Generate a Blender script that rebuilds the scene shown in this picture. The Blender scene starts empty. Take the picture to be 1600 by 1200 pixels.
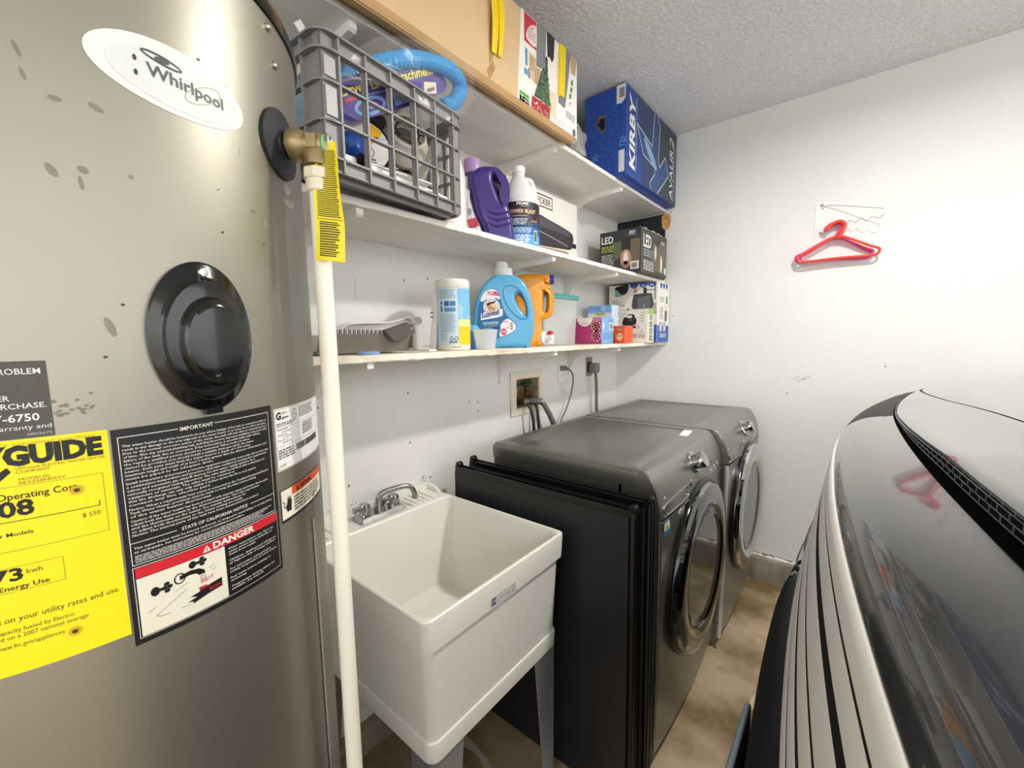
import bpy, bmesh, math, random
from mathutils import Vector, Matrix
random.seed(11)
SC = bpy.context.scene
COL = SC.collection
PI = math.pi

# ------------------------------------------------------------------ camera
CAMP = Vector((1.2161, 0.0, 1.2845))
cr = Vector((0.7733, 0.63385, -0.01587)); cu_ = Vector((-0.05631, 0.09359, 0.99402)); cf = Vector((-0.63154, 0.76778, -0.10806))
cd = bpy.data.cameras.new('camera'); cam = bpy.data.objects.new('camera', cd); COL.objects.link(cam)
cam.matrix_world = Matrix(((cr.x, cu_.x, -cf.x, CAMP.x), (cr.y, cu_.y, -cf.y, CAMP.y), (cr.z, cu_.z, -cf.z, CAMP.z), (0, 0, 0, 1)))
cd.sensor_fit = 'HORIZONTAL'; cd.sensor_width = 36.0; cd.lens = 655.67 / 1600 * 36; cd.clip_start = 0.02; cd.clip_end = 100
SC.camera = cam
# ------------------------------------------------------------------ world, lamps, exposure
w = bpy.data.worlds.new('daylight'); SC.world = w; w.use_nodes = True
wn = w.node_tree; bg = wn.nodes['Background']; bg.inputs[1].default_value = 2.3
# overcast sky above the horizon, paler grey driveway below it
wt_ = wn.nodes.new('ShaderNodeTexCoord'); wsx = wn.nodes.new('ShaderNodeSeparateXYZ'); wr_ = wn.nodes.new('ShaderNodeValToRGB')
wn.links.new(wt_.outputs['Generated'], wsx.inputs[0]); wmr = wn.nodes.new('ShaderNodeMapRange'); wmr.inputs[1].default_value = -0.1; wmr.inputs[2].default_value = 0.1
wn.links.new(wsx.outputs['Z'], wmr.inputs[0]); wn.links.new(wmr.outputs[0], wr_.inputs[0]); wn.links.new(wr_.outputs[0], bg.inputs[0])
wr_.color_ramp.elements[0].color = (0.62, 0.60, 0.57, 1); wr_.color_ramp.elements[1].color = (0.99, 0.985, 0.975, 1)
SC.view_settings.view_transform = 'Standard'; SC.view_settings.look = 'None'; SC.view_settings.gamma = 1
SC.view_settings.use_curve_mapping = False; SC.view_settings.exposure = 0.50
LAMP_POS = (1.42, 1.42, 2.30); LAMP_W = 19.0

# ------------------------------------------------------------------ colours and materials
def lin(c):
    if isinstance(c, str):
        c = c.lstrip('#'); c = [int(c[i:i + 2], 16) / 255 for i in (0, 2, 4)]
    return tuple((x / 12.92 if x <= 0.04045 else ((x + 0.055) / 1.055) ** 2.4) for x in c)
MATS = {}
def M(name, col='#808080', rough=0.5, metal=0.0, vary=0.06, vs=8.0, bump=0.0, bs=60.0, coat=0.0, spec=0.5, trans=0.0, alpha=1.0, ior=1.45, col2=None, stretch=None, detail=4.0, lo=0.35, hi=0.65, bd=0.004):
    """procedural principled material: base colour broken up by noise, optional bump"""
    if name in MATS: return MATS[name]
    m = bpy.data.materials.new(name); m.use_nodes = True; nt = m.node_tree; N = nt.nodes; L = nt.links
    b = N['Principled BSDF']; c = lin(col)
    b.inputs['Roughness'].default_value = rough; b.inputs['Metallic'].default_value = metal
    b.inputs['Coat Weight'].default_value = coat; b.inputs['Coat Roughness'].default_value = 0.04
    b.inputs['Specular IOR Level'].default_value = spec; b.inputs['IOR'].default_value = ior
    b.inputs['Transmission Weight'].default_value = trans; b.inputs['Alpha'].default_value = alpha
    tc = N.new('ShaderNodeTexCoord'); src = tc.outputs['Object']
    if stretch:
        mp = N.new('ShaderNodeMapping'); mp.inputs['Scale'].default_value = stretch; L.new(src, mp.inputs[0]); src = mp.outputs[0]
    if vary or col2:
        n = N.new('ShaderNodeTexNoise'); n.inputs['Scale'].default_value = vs; n.inputs['Detail'].default_value = detail
        L.new(src, n.inputs['Vector'])
        r = N.new('ShaderNodeValToRGB'); e = r.color_ramp.elements
        e[0].position = lo; e[1].position = hi
        c2 = lin(col2) if col2 else tuple(x * (1 - vary) for x in c)
        e[0].color = (*c2, 1); e[1].color = (*c, 1)
        L.new(n.outputs['Fac'], r.inputs[0]); L.new(r.outputs[0], b.inputs['Base Color'])
    else:
        b.inputs['Base Color'].default_value = (*c, 1)
    if bump:
        n2 = N.new('ShaderNodeTexNoise'); n2.inputs['Scale'].default_value = bs; n2.inputs['Detail'].default_value = 5
        L.new(src, n2.inputs['Vector'])
        bp = N.new('ShaderNodeBump'); bp.inputs['Strength'].default_value = bump; bp.inputs['Distance'].default_value = bd
        L.new(n2.outputs['Fac'], bp.inputs['Height']); L.new(bp.outputs[0], b.inputs['Normal'])
    MATS[name] = m
    return m
def ink(c, rough=0.45):
    return M('print_' + c.lstrip('#') + ('' if rough == 0.45 else '_%d' % (rough * 100)), c, rough, vary=0.03, vs=40)

# ------------------------------------------------------------------ objects
ORG = {}
def link(o): COL.objects.link(o); return o
def props(o, label=None, cat=None, group=None, kind=None):
    if label: o['label'] = label
    if cat: o['category'] = cat
    if group: o['group'] = group
    if kind: o['kind'] = kind
    return o
def thing(name, label, cat, loc, group=None, rz=0.0):
    o = link(bpy.data.objects.new(name, None)); o.location = loc; o.rotation_euler = (0, 0, rz); o.empty_display_size = 0.05
    ORG[o.name] = Vector(loc)
    return props(o, label, cat, group)
def obj(name, bm, mat, parent=None, smooth=False, local=False, loc=None):
    """bm holds world coordinates unless local; becomes ONE mesh object"""
    me = bpy.data.meshes.new(name)
    if isinstance(bm, bpy.types.Mesh): me = bm
    else:
        bmesh.ops.recalc_face_normals(bm, faces=bm.faces[:]); bm.to_mesh(me); bm.free()
    mats = mat if isinstance(mat, (list, tuple)) else [mat]
    if not me.materials:
        for m in mats: me.materials.append(m)
    if smooth is not False:
        me.shade_smooth() if hasattr(me, 'shade_smooth') else [setattr(p, 'use_smooth', True) for p in me.polygons]
        ang = 0.6 if smooth is True else smooth
        try: me.set_sharp_from_angle(angle=ang)
        except Exception: pass
    o = link(bpy.data.objects.new(name, me))
    if parent is not None:
        o.parent = parent; org = ORG[parent.name]
        ORG[o.name] = org
        if not local: me.transform(Matrix.Translation(-org))
    elif loc is not None:
        me.transform(Matrix.Translation(-Vector(loc))); o.location = loc; ORG[o.name] = Vector(loc)
    else: ORG[o.name] = Vector((0, 0, 0))
    return o
def struct(name, bm, mat, smooth=False, parent=None):
    o = obj(name, bm, mat, parent, smooth)
    if parent is None: o['kind'] = 'structure'
    return o
def B(): return bmesh.new()

# ------------------------------------------------------------------ shape builders
def box(bm, x0, x1, y0, y1, z0, z1, r=0.0, seg=2, mi=0):
    vs = [bm.verts.new(p) for p in ((x0, y0, z0), (x1, y0, z0), (x1, y1, z0), (x0, y1, z0), (x0, y0, z1), (x1, y0, z1), (x1, y1, z1), (x0, y1, z1))]
    fs = [bm.faces.new([vs[i] for i in f]) for f in ((0, 3, 2, 1), (4, 5, 6, 7), (0, 1, 5, 4), (1, 2, 6, 5), (2, 3, 7, 6), (3, 0, 4, 7))]
    for f in fs: f.material_index = mi
    if r > 0:
        es = list({e for f in fs for e in f.edges})
        bmesh.ops.bevel(bm, geom=es, offset=r, segments=seg, profile=0.5, affect='EDGES')
    return bm
def prism(bm, pts, fn):
    """pts: 2-D outline; fn(u,v,k) -> xyz for k=0,1"""
    a = [bm.verts.new(fn(u, v, 0)) for u, v in pts]; b = [bm.verts.new(fn(u, v, 1)) for u, v in pts]
    n = len(pts)
    bm.faces.new(a[::-1]); bm.faces.new(b)
    for i in range(n): bm.faces.new((a[i], a[(i + 1) % n], b[(i + 1) % n], b[i]))
    return bm
def loft(bm, rings, cap0=True, cap1=True, closed=True):
    R = [[bm.verts.new(p) for p in r] for r in rings]
    for a, b in zip(R, R[1:]):
        n = len(a)
        for i in range(n if closed else n - 1):
            j = (i + 1) % n
            bm.faces.new((a[i], a[j], b[j], b[i]))
    if cap0 and closed: bm.faces.new(R[0][::-1])
    if cap1 and closed: bm.faces.new(R[-1])
    return bm
def frame_of(d):
    d = Vector(d).normalized(); a = Vector((0, 0, 1)) if abs(d.z) < 0.9 else Vector((1, 0, 0))
    x = d.cross(a).normalized(); return x, d.cross(x).normalized(), d
def tube(bm, pts, r, n=10, closed=False, radii=None):
    pts = [Vector(p) for p in pts]; m = len(pts); rings = []
    x = None
    for i, p in enumerate(pts):
        if closed: d = (pts[(i + 1) % m] - pts[i - 1]).normalized()
        else: d = (pts[min(i + 1, m - 1)] - pts[max(i - 1, 0)]).normalized()
        if x is None: x = frame_of(d)[0]
        x = (x - d * x.dot(d)).normalized(); y = d.cross(x)
        rr = radii[i] if radii else r
        rings.append([p + (x * math.cos(t) + y * math.sin(t)) * rr for t in [2 * PI * k / n for k in range(n)]])
    if closed:
        rings.append(rings[0]); R = [[bm.verts.new(q) for q in rg] for rg in rings[:-1]]; R.append(R[0])
        for a, b in zip(R, R[1:]):
            for i in range(n): bm.faces.new((a[i], a[(i + 1) % n], b[(i + 1) % n], b[i]))
    else: loft(bm, rings)
    return bm
def lathe(bm, prof, o, axis=(0, 0, 1), n=24, sx=1.0, sy=1.0, xdir=None):
    """prof: [(radius, height)] along axis from point o"""
    x, y, d = frame_of(axis); o = Vector(o)
    if xdir is not None:
        x = Vector(xdir); x = (x - d * x.dot(d)).normalized(); y = d.cross(x)
    rings = []
    for r, h in prof:
        rings.append([o + d * h + x * (r * sx * math.cos(t)) + y * (r * sy * math.sin(t)) for t in [2 * PI * k / n for k in range(n)]])
    return loft(bm, rings)
def smooth_path(pts, k=6, closed=False):
    pts = [Vector(p) for p in pts]; n = len(pts); out = []
    for i in range(n if closed else n - 1):
        if closed: a, b, c, d = pts[i - 1], pts[i], pts[(i + 1) % n], pts[(i + 2) % n]
        else: a, b, c, d = pts[max(i - 1, 0)], pts[i], pts[i + 1], pts[min(i + 2, n - 1)]
        for s in range(k):
            t = s / k
            out.append(0.5 * ((2 * b) + (c - a) * t + (2 * a - 5 * b + 4 * c - d) * t * t + (3 * b - a - 3 * c + d) * t ** 3))
    if not closed: out.append(pts[-1])
    return out
def plate(outlines, thick, bev, fn, seg=3):
    """2-D outlines (first outer, then holes) made into a pillow-edged solid; fn(u,v,w)->xyz"""
    cu = bpy.data.curves.new('outline', 'CURVE'); cu.dimensions = '2D'; cu.fill_mode = 'BOTH'
    cu.extrude = max(thick / 2 - bev, 0.0); cu.bevel_depth = bev; cu.bevel_resolution = seg; cu.offset = -bev
    for pts in outlines:
        sp = cu.splines.new('POLY'); sp.points.add(len(pts) - 1); sp.use_cyclic_u = True
        for p, q in zip(sp.points, pts): p.co = (q[0], q[1], 0, 1)
    ob = bpy.data.objects.new('outline', cu); me = bpy.data.meshes.new_from_object(ob)
    bpy.data.objects.remove(ob); bpy.data.curves.remove(cu)
    bm = bmesh.new(); bm.from_mesh(me); bpy.data.meshes.remove(me)
    bmesh.ops.remove_doubles(bm, verts=bm.verts[:], dist=1e-5)
    for v in bm.verts: v.co = fn(v.co.x, v.co.y, v.co.z)
    return bm
def planemap(o, u, v):
    o = Vector(o); u = Vector(u).normalized(); v = Vector(v).normalized(); n = u.cross(v).normalized()
    return lambda a, b, c=0.0: o + u * a + v * b + n * c
def sm2(pts, k=5):
    return [(p.x, p.y) for p in smooth_path([(a, b, 0) for a, b in pts], k, True)]

# ------------------------------------------------------------------ flat print: lettering and colour fields laid on a face
GL = {}
def glyphs(s, bold=0.0, shear=0.0, res=2):
    key = (s, bold, shear, res)
    if key in GL: return GL[key]
    cu = bpy.data.curves.new('text', 'FONT'); cu.body = s; cu.resolution_u = res; cu.offset = bold; cu.shear = shear
    ob = bpy.data.objects.new('text', cu); me = bpy.data.meshes.new_from_object(ob)
    vs = [(v.co.x, v.co.y) for v in me.vertices]; fs = [tuple(p.vertices) for p in me.polygons]
    bpy.data.objects.remove(ob); bpy.data.curves.remove(cu); bpy.data.meshes.remove(me)
    x0 = min([v[0] for v in vs], default=0); x1 = max([v[0] for v in vs], default=1)
    GL[key] = (vs, fs, x0, max(x1 - x0, 1e-4)); return GL[key]
CAP = None
class Print:
    """collects flat print on one face. fmap(u,v,n) -> world point, n is height above the face"""
    def __init__(s, fmap, nu=1, base=0.0004, step=0.0003):
        s.f = fmap; s.nu = nu; s.V = []; s.F = []; s.I = []; s.m = []; s.base = base; s.step = step
    def mi(s, m):
        if isinstance(m, str): m = ink(m)
        if m not in s.m: s.m.append(m)
        return s.m.index(m)
    def add(s, pts, faces, m, k):
        i0 = len(s.V); k = s.mi(m) if False else k
        h = s.base + s.step * k
        s.V += [s.f(u, v, h) for u, v in pts]
        ix = s.mi(m)
        for f in faces: s.F.append(tuple(i0 + i for i in f)); s.I.append(ix)
    def rect(s, u0, v0, u1, v1, m, k=0, rot=0.0):
        n = max(1, int(math.ceil(abs(u1 - u0) / s.nu))) if s.nu != 1 else 1
        pts = []
        for i in range(n + 1):
            u = u0 + (u1 - u0) * i / n; pts += [(u, v0), (u, v1)]
        if rot:
            cx, cy = (u0 + u1) / 2, (v0 + v1) / 2; c, sn = math.cos(rot), math.sin(rot)
            pts = [(cx + (a - cx) * c - (b - cy) * sn, cy + (a - cx) * sn + (b - cy) * c) for a, b in pts]
        s.add(pts, [(2 * i, 2 * i + 2, 2 * i + 3, 2 * i + 1) for i in range(n)], m, k); return s
    def ell(s, cu, cv, ru, rv, m, k=0, n=28, rot=0.0):
        c, sn = math.cos(rot), math.sin(rot); h = n // 2; pts = []
        for i in range(h + 1):
            t = PI * i / h; a, b = -ru * math.cos(t), rv * math.sin(t)
            for bb in (-b, b): pts.append((cu + a * c - bb * sn, cv + a * sn + bb * c))
        s.add(pts, [(2 * i, 2 * i + 2, 2 * i + 3, 2 * i + 1) for i in range(h)], m, k); return s
    def ring(s, cu, cv, ru, rv, t, m, k=0, n=28, a0=0.0, a1=2 * PI, rot=0.0):
        pts = []; c, sn = math.cos(rot), math.sin(rot)
        for i in range(n + 1):
            a = a0 + (a1 - a0) * i / n
            for q in (0, t):
                x, y = (ru - q) * math.cos(a), (rv - q) * math.sin(a)
                pts.append((cu + x * c - y * sn, cv + x * sn + y * c))
        s.add(pts, [(2 * i, 2 * i + 2, 2 * i + 3, 2 * i + 1) for i in range(n)], m, k); return s
    def poly(s, pts, m, k=0):
        s.add(pts, [tuple(range(len(pts)))], m, k); return s
    def line(s, pts, t, m, k=0):
        for (a, b), (c, d) in zip(pts, pts[1:]):
            l = math.hypot(c - a, d - b) or 1; nx, ny = -(d - b) / l * t / 2, (c - a) / l * t / 2
            s.add([(a + nx, b + ny), (a - nx, b - ny), (c - nx, d - ny), (c + nx, d + ny)], [(0, 1, 2, 3)], m, k)
        return s
    def text(s, st, u, v, h, m, k=1, w=None, al='l', bold=0.0, shear=0.0, rot=0.0, res=2):
        """cap height h; w = total width to fit; baseline at v"""
        global CAP
        if CAP is None:
            vs = glyphs('H')[0]; CAP = max(b for a, b in vs)
        vs, fs, x0, wd = glyphs(st, bold, shear, res)
        sy = h / CAP; sx = (w / wd) if w else sy; W = wd * sx
        off = {'l': 0, 'c': -W / 2, 'r': -W}[al]; c, sn = math.cos(rot), math.sin(rot)
        pts = []
        for a, b in vs:
            x, y = (a - x0) * sx + off, b * sy
            pts.append((u + x * c - y * sn, v + x * sn + y * c))
        s.add(pts, fs, m, k); return W
    def scribble(s, u0, v0, u1, v1, lines, m, k=1, fill=0.62, seed=1, rag=0.15):
        """print too small to read: rows of word-long strokes"""
        rnd = random.Random(seed); dv = (v1 - v0) / lines
        for i in range(lines):
            v = v1 - (i + 0.5) * dv; u = u0; end = u1 - rnd.random() * rag * (u1 - u0)
            while u < end:
                l = min((0.8 + rnd.random() * 2.2) * dv * 1.3, end - u)
                s.rect(u, v - dv * fill / 2, u + l, v + dv * fill / 2, m, k); u += l + dv * 0.45
        return s
    def bars(s, u0, v0, u1, v1, m, k=1, n=18, seed=3):
        rnd = random.Random(seed); u = u0; d = (u1 - u0) / n
        while u < u1 - d * 0.3:
            l = d * rnd.choice((0.35, 0.35, 0.6, 0.8)); s.rect(u, v0, min(u + l, u1), v1, m, k); u += l + d * rnd.choice((0.3, 0.5))
        return s
    def build(s, name, parent, label=None):
        me = bpy.data.meshes.new(name); me.from_pydata(s.V, [], s.F)
        for m in s.m: me.materials.append(m)
        me.polygons.foreach_set('material_index', s.I); me.update()
        o = obj(name, me, s.m, parent)
        if label: o['label'] = label
        return o
# ------------------------------------------------------------------ lamp
ld = bpy.data.lights.new('ceiling_lamp', 'AREA'); ld.shape = 'DISK'; ld.size = 0.14; ld.energy = LAMP_W; ld.color = (1.0, 0.965, 0.90)
lo_ = link(bpy.data.objects.new('ceiling_lamp', ld)); lo_.location = LAMP_POS

# ------------------------------------------------------------------ setting
ZF, ZC, YB = -0.06, 2.415, 2.56
wallm = M('white_wall_paint', '#e9e7e3', 0.75, vary=0.05, vs=2.5, bump=0.25, bs=90)
wallb = M('back_wall_paint', '#e8e9e6', 0.75, vary=0.04, vs=1.8, bump=0.22, bs=110)
conc = M('concrete_floor', '#b5a283', 0.75, vs=4.5, col2='#786340', bump=0.3, bs=25, detail=12, lo=0.36, hi=0.60)
curbm = M('concrete_curb', '#a69d8e', 0.85, vs=6, col2='#7a6f60', bump=0.5, bs=30, detail=8)
ceilm = M('popcorn_ceiling', '#eceef3', 0.9, vary=0.12, vs=85, bump=0.8, bs=70, bd=0.007)
bm = B(); box(bm, -0.12, 4.6, -4.0, YB + 0.12, ZF - 0.1, ZF); struct('floor', bm, conc)
bm = B(); box(bm, -0.12, 3.4, -2.4, YB + 0.12, ZC, ZC + 0.1); struct('ceiling', bm, ceilm)
HY0, HY1, HZ0, HZ1 = 1.502, 1.681, 0.956, 1.094
bm = B()
box(bm, -0.12, 0, -2.4, HY0, ZF, ZC); box(bm, -0.12, 0, HY1, YB + 0.12, ZF, ZC)
box(bm, -0.12, 0, HY0, HY1, ZF, HZ0); box(bm, -0.12, 0, HY0, HY1, HZ1, ZC)
struct('wall_left', bm, wallm)
bm = B(); box(bm, 0, 3.4, YB, YB + 0.12, ZF, ZC); struct('wall_back', bm, wallb)
rnd = random.Random(5)
def rough_strip(x0, x1, y0, y1, z0, z1, n, along, jit):
    bm = B(); rings = []
    for i in range(n + 1):
        t = i / n; j = [rnd.uniform(-jit, jit) for _ in range(4)]
        if along == 'y':
            y = y0 + (y1 - y0) * t
            rings.append([(x0, y, z0), (x1 + j[0], y, z0), (x1 + j[1] - 0.004, y, z1 - 0.012 + j[2]), (x1 - 0.014, y, z1 + j[3]), (x0, y, z1 + j[3])])
        else:
            x = x0 + (x1 - x0) * t
            rings.append([(x, y1, z0), (x, y0 + j[0], z0), (x, y0 + j[1] + 0.004, z1 - 0.012 + j[2]), (x, y0 + 0.014, z1 + j[3]), (x, y1, z1 + j[3])])
    return loft(bm, rings)
struct('baseboard_left', rough_strip(0, 0.05, -2.4, YB, ZF, 0.012, 160, 'y', 0.003), curbm)
struct('baseboard_back', rough_strip(0.04, 3.4, 2.535, YB, ZF, 0.072, 120, 'x', 0.003), curbm)
struct('trim_1', rough_strip(0.04, 3.4, 2.55, YB, 0.066, 0.088, 200, 'x', 0.005), M('loose_white_paint', '#efeee6', 0.8, vary=0.1, vs=30, bump=0.5))
# faint cracks, nail holes and scuffs on the two walls
pr = Print(planemap((0, 0, 0), (0, 1, 0), (0, 0, 1)), base=0.0003, step=0.0001)
for y, z in ((1.007, 1.505), (0.905, 1.488), (0.90, 0.92), (0.985, 0.77), (1.20, 1.03), (1.25, 1.02), (1.25, 0.985), (0.66, 0.83), (0.62, 0.86), (0.9, 1.1)):
    pr.ell(y, z, 0.0025, 0.005, '#4a4743', n=10)
pr.line([(0.722, 1.477), (0.719, 1.44), (0.718, 1.412)], 0.0012, '#8b857c')
pr.build('scuff_marks', bpy.data.objects['wall_left'])
pr = Print(planemap((0, YB, 0), (1, 0, 0), (0, 0, 1)), base=0.0003, step=0.0001)
for x, z in ((0.36, 1.40), (0.30, 1.02), (0.36, 1.83), (0.95, 0.98), (1.32, 1.13), (0.33, 2.0)):
    pr.ell(x, z, 0.003, 0.004, '#77736c', n=10)
for x, z in ((0.98, 1.06), (1.0, 1.05), (1.03, 1.065)): pr.ell(x, z, 0.02, 0.008, '#dcdad4', n=12, rot=0.5)
pr.build('scuff_marks', bpy.data.objects['wall_back'])

# ------------------------------------------------------------------ wall shelves with brackets
shelfm = M('white_shelf_paint', '#f1ede6', 0.55, vary=0.08, vs=14, bump=0.25, bs=45, stretch=(1, 0.25, 1))
shelfu = M('old_shelf_paint', '#f0e9da', 0.6, vs=16, col2='#c3b190', bump=0.4, bs=40, stretch=(1.5, 0.3, 1), lo=0.28, hi=0.5)
brkm = M('white_bracket_paint', '#f2efe9', 0.5, vary=0.05, bump=0.15)
SX, ST = 0.307, 0.0172
S1, S2, S3 = 2.0188, 1.6127, 1.2491
def shelf(y0, z, label, chips, mat, brk):
    t = thing('wall_shelf', label, 'shelf', (0, 1.3, z - ST))
    bm = B(); n = 150; rings = []; rn = random.Random(int(z * 100))
    for i in range(n + 1):
        y = y0 + (YB - 0.005 - y0) * i / n
        a = max([0] + [d * max(0, 1 - abs(y - c) / wd) for c, wd, d in chips])
        j = rn.uniform(-0.0007, 0.0007)
        rings.append([(0.001, y, z - ST), (SX - 0.001 - a * rn.uniform(0.2, 1), y, z - ST + j - a * rn.uniform(0, 0.5)), (SX + j, y, z - ST + 0.002 + a * rn.uniform(-.3, .3)), (SX + j - a * rn.random(), y, z - 0.003), (SX - 0.002 - a * rn.random(), y, z), (0.001, y, z)])
    loft(bm, rings); obj('board', bm, mat, t)
    for y in brk:
        z1 = z - ST
        prof = [(0.002, z1), (0.292, z1), (0.296, z1 - 0.004), (0.296, z1 - 0.016), (0.289, z1 - 0.021), (0.16, z1 - 0.026), (0.085, z1 - 0.036), (0.05, z1 - 0.056), (0.033, z1 - 0.085), (0.024, z1 - 0.10), (0.012, z1 - 0.115), (0.008, z1 - 0.15), (0.002, z1 - 0.15)]
        bm = B(); prism(bm, prof, lambda u, v, k: (u, y + (-0.009 if k == 0 else 0.009), v))
        br = obj('bracket', bm, brkm, t)
        bm = B()
        for zz in (z1 - 0.125, z1 - 0.14): lathe(bm, [(0.0035, 0), (0.0035, 0.0015), (0.002, 0.003)], (0.0075, y, zz), (1, 0, 0), 8)
        obj('screw', bm, M('dull_steel', '#8d8b86', 0.4, 0.9), br)
shelf(-0.6, S1, 'topmost long white wall shelf carrying the cardboard tree box and blue box', [(1.06, 0.05, 0.004), (2.2, 0.03, 0.003)], shelfm, (0.575, 1.40, 1.975))
shelf(0.37, S2, 'middle white wall shelf carrying the grey milk crate and purple bottle', [(0.86, 0.04, 0.003), (0.52, 0.05, 0.002)], shelfm, (0.567, 1.385, 1.935))
shelf(0.37, S3, 'lowest white wall shelf, chipped paint on its edge, carrying the detergent jugs', [(0.70, 0.05, 0.006), (0.62, 0.16, 0.003), (0.55, 0.06, 0.003), (0.9, 0.05, 0.002)], shelfu, (0.574, 1.395, 1.97))

# ------------------------------------------------------------------ water heater
HX, HYc, HR = 0.4245, 0.0645, 0.28
def hmap(u, v, n=0.0):
    a = u / HR; return Vector((HX + (HR + n) * math.cos(a), HYc + (HR + n) * math.sin(a), v))
heat = thing('water_heater', 'tall round grey metal water heater at the left, covered in labels', 'water heater', (HX, HYc, ZF))
steel = M('heater_grey_enamel', '#9d988c', 0.42, 0.85, vary=0.05, vs=5, bump=0.03, bs=900, coat=0.0)
bm = B(); lathe(bm, [(HR - 0.02, ZF), (HR - 0.02, ZF + 0.03), (HR, ZF + 0.035), (HR, 1.683)], (HX, HYc, 0), n=128); obj('tank_jacket', bm, steel, heat, 0.5)
blackgl = M('gloss_black_plastic', '#0d0e10', 0.16, vary=0.15, vs=30, coat=0.3)
bm = B(); lathe(bm, [(HR - 0.004, 1.676), (HR + 0.003, 1.678), (HR + 0.004, 1.69), (HR + 0.001, 1.699), (HR - 0.015, 1.701), (0.12, 1.704), (0.01, 1.704)], (HX, HYc, 0), n=128)
obj('top_pan', bm, M('black_rim_steel', '#2a2b2a', 0.22, 0.8, vary=0.2, vs=20), heat, 0.5)
# vertical jacket joint
pr = Print(hmap, 0.01, base=0.0012); pr.rect(0.221, ZF + 0.04, 0.2285, 1.03, M('heater_seam', '#b4b1a2', 0.3, 0.6), 0); pr.rect(0.232, 0.90, 0.2345, 1.07, M('heater_seam', '#b4b1a2', 0.3, 0.6), 0)
pr.build('jacket_seam', heat)
# dents and grime
pr = Print(hmap, 0.01, base=0.0003, step=0.0001)
grime = M('heater_grime', '#98947f', 0.5, 0.4, vary=0.25, vs=300, alpha=0.55); rust = '#5b3a2a'
for u, v, a, b, rt in ((-0.017, 1.483, .0055, .003, 0), (0.0072, 1.485, .007, .0035, -.4), (-0.0053, 1.431, .005, .004, -.5), (-0.0239, 1.426, .004, .0075, .5), (0.0255, 1.434, .0025, .0025, 0), (-0.0344, 1.5127, .002, .008, .3), (-0.0328, 1.495, .002, .006, .2), (-0.0075, 1.42, .0022, .008, .1), (0.1, 1.445, .003, .0012, .5), (0.1418, 1.4347, .005, .0025, 0), (0.0, 1.30, .004, .012, .3)):
    pr.ell(u, v, a * .75, b * .75, grime, rot=rt, n=14)
for i in range(26): pr.ell(-0.028 + rnd.gauss(0, .012), 1.232 + rnd.gauss(0, .005), .0016, .0011, '#77746a', n=8)
for u, v in ((-0.0054, 1.2738), (0.091, 1.5669), (0.1006, 1.4016), (0.118, 1.555), (0.065, 1.36), (0.155, 1.40), (0.01, 1.32)): pr.ell(u, v, .0016, .0013, rust, n=8)
for u, v in ((0.16, 1.42), (0.159, 1.515), (0.13, 1.49)): pr.rect(u, v, u + .0008, v + .009, '#d8d6cc')
pr.build('dents_and_grime', heat, 'grey dents, rust specks and grime on the heater jacket')['kind'] = 'stuff'
for u, v in ((0.205, 1.628), (0.1945, 1.665)):
    bm = B(); p = hmap(u, v); lathe(bm, [(0.005, 0), (0.005, 0.002), (0.003, 0.004), (0.0005, 0.0045)], p, p - Vector((HX, HYc, v)), 10); obj('screw', bm, M('bright_steel', '#c9c7c0', 0.25, 1.0), heat, True)
# oval name badge
pr = Print(hmap, 0.006)
uc, vc = 0.0705, 1.5335
pr.ell(uc, vc, 0.0675, 0.0305, '#f0eee6', 0, 48); pr.ell(uc + 0.004, vc - 0.001, 0.058, 0.0245, '#dfe3e1', 1, 48)
pr.text('Whirlpool', uc - 0.026, vc - 0.0045, 0.0108, '#56585a', 3, w=0.068, bold=0.012)
pr.ring(uc + 0.022, vc - 0.0005, 0.021, 0.0075, 0.0009, '#b9b48a', 2, 30, rot=0.55)
pr.ring(uc - 0.013, vc + 0.0135, 0.0165, 0.0042, 0.0022, '#4e5154', 2, 24, rot=-0.1); pr.ell(uc - 0.013, vc + 0.0135, 0.006, 0.002, '#4e5154', 2, 16)
for v in (1.5392, 1.527): pr.ell(0.0365, v, .0014, .0026, '#4a2f26', 3, 8)
pr.build('name_badge', heat, 'oval silver badge lettered Whirlpool')
# oval thermostat cover
cu0, cv0, ca, cb = 0.0722, 1.2905, 0.0492, 0.0755
bm = B(); rings = []
for s, h in ((1.0, 0.0), (1.0, 0.0035), (0.97, 0.005), (0.84, 0.006), (0.80, 0.008), (0.785, 0.011), (0.765, 0.013), (0.70, 0.0138), (0.60, 0.0145), (0.575, 0.017), (0.555, 0.022), (0.52, 0.025), (0.46, 0.0258), (0.2, 0.0262), (0.02, 0.0262)):
    dv = 0.012 * (1 - s); rings.append([hmap(cu0 + ca * s * math.cos(t), cv0 - dv + cb * s * math.sin(t), h) for t in [2 * PI * k / 64 for k in range(64)]])
loft(bm, rings, cap0=False); cov = obj('thermostat_cover', bm, blackgl, heat, 0.7); cov['label'] = 'gloss black oval dished cover'
bm = B(); p = hmap(0.0727, 1.3555, 0.005); nv = hmap(0.0727, 1.3555, 1) - hmap(0.0727, 1.3555, 0)
lathe(bm, [(0.0052, 0), (0.0052, 0.002), (0.0042, 0.0035), (0.0012, 0.004)], p, nv, 12); obj('screw', bm, M('bright_steel', '#c9c7c0', 0.25, 1.0), cov, True)
bm = B(); box(bm, -0.008, 0.008, -0.003, 0.003, 0, 0.006)
for v in bm.verts: v.co = hmap(cu0 + v.co.x, cv0 - cb - 0.0005 + v.co.y, v.co.z)
obj('tab', bm, blackgl, cov)
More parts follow.
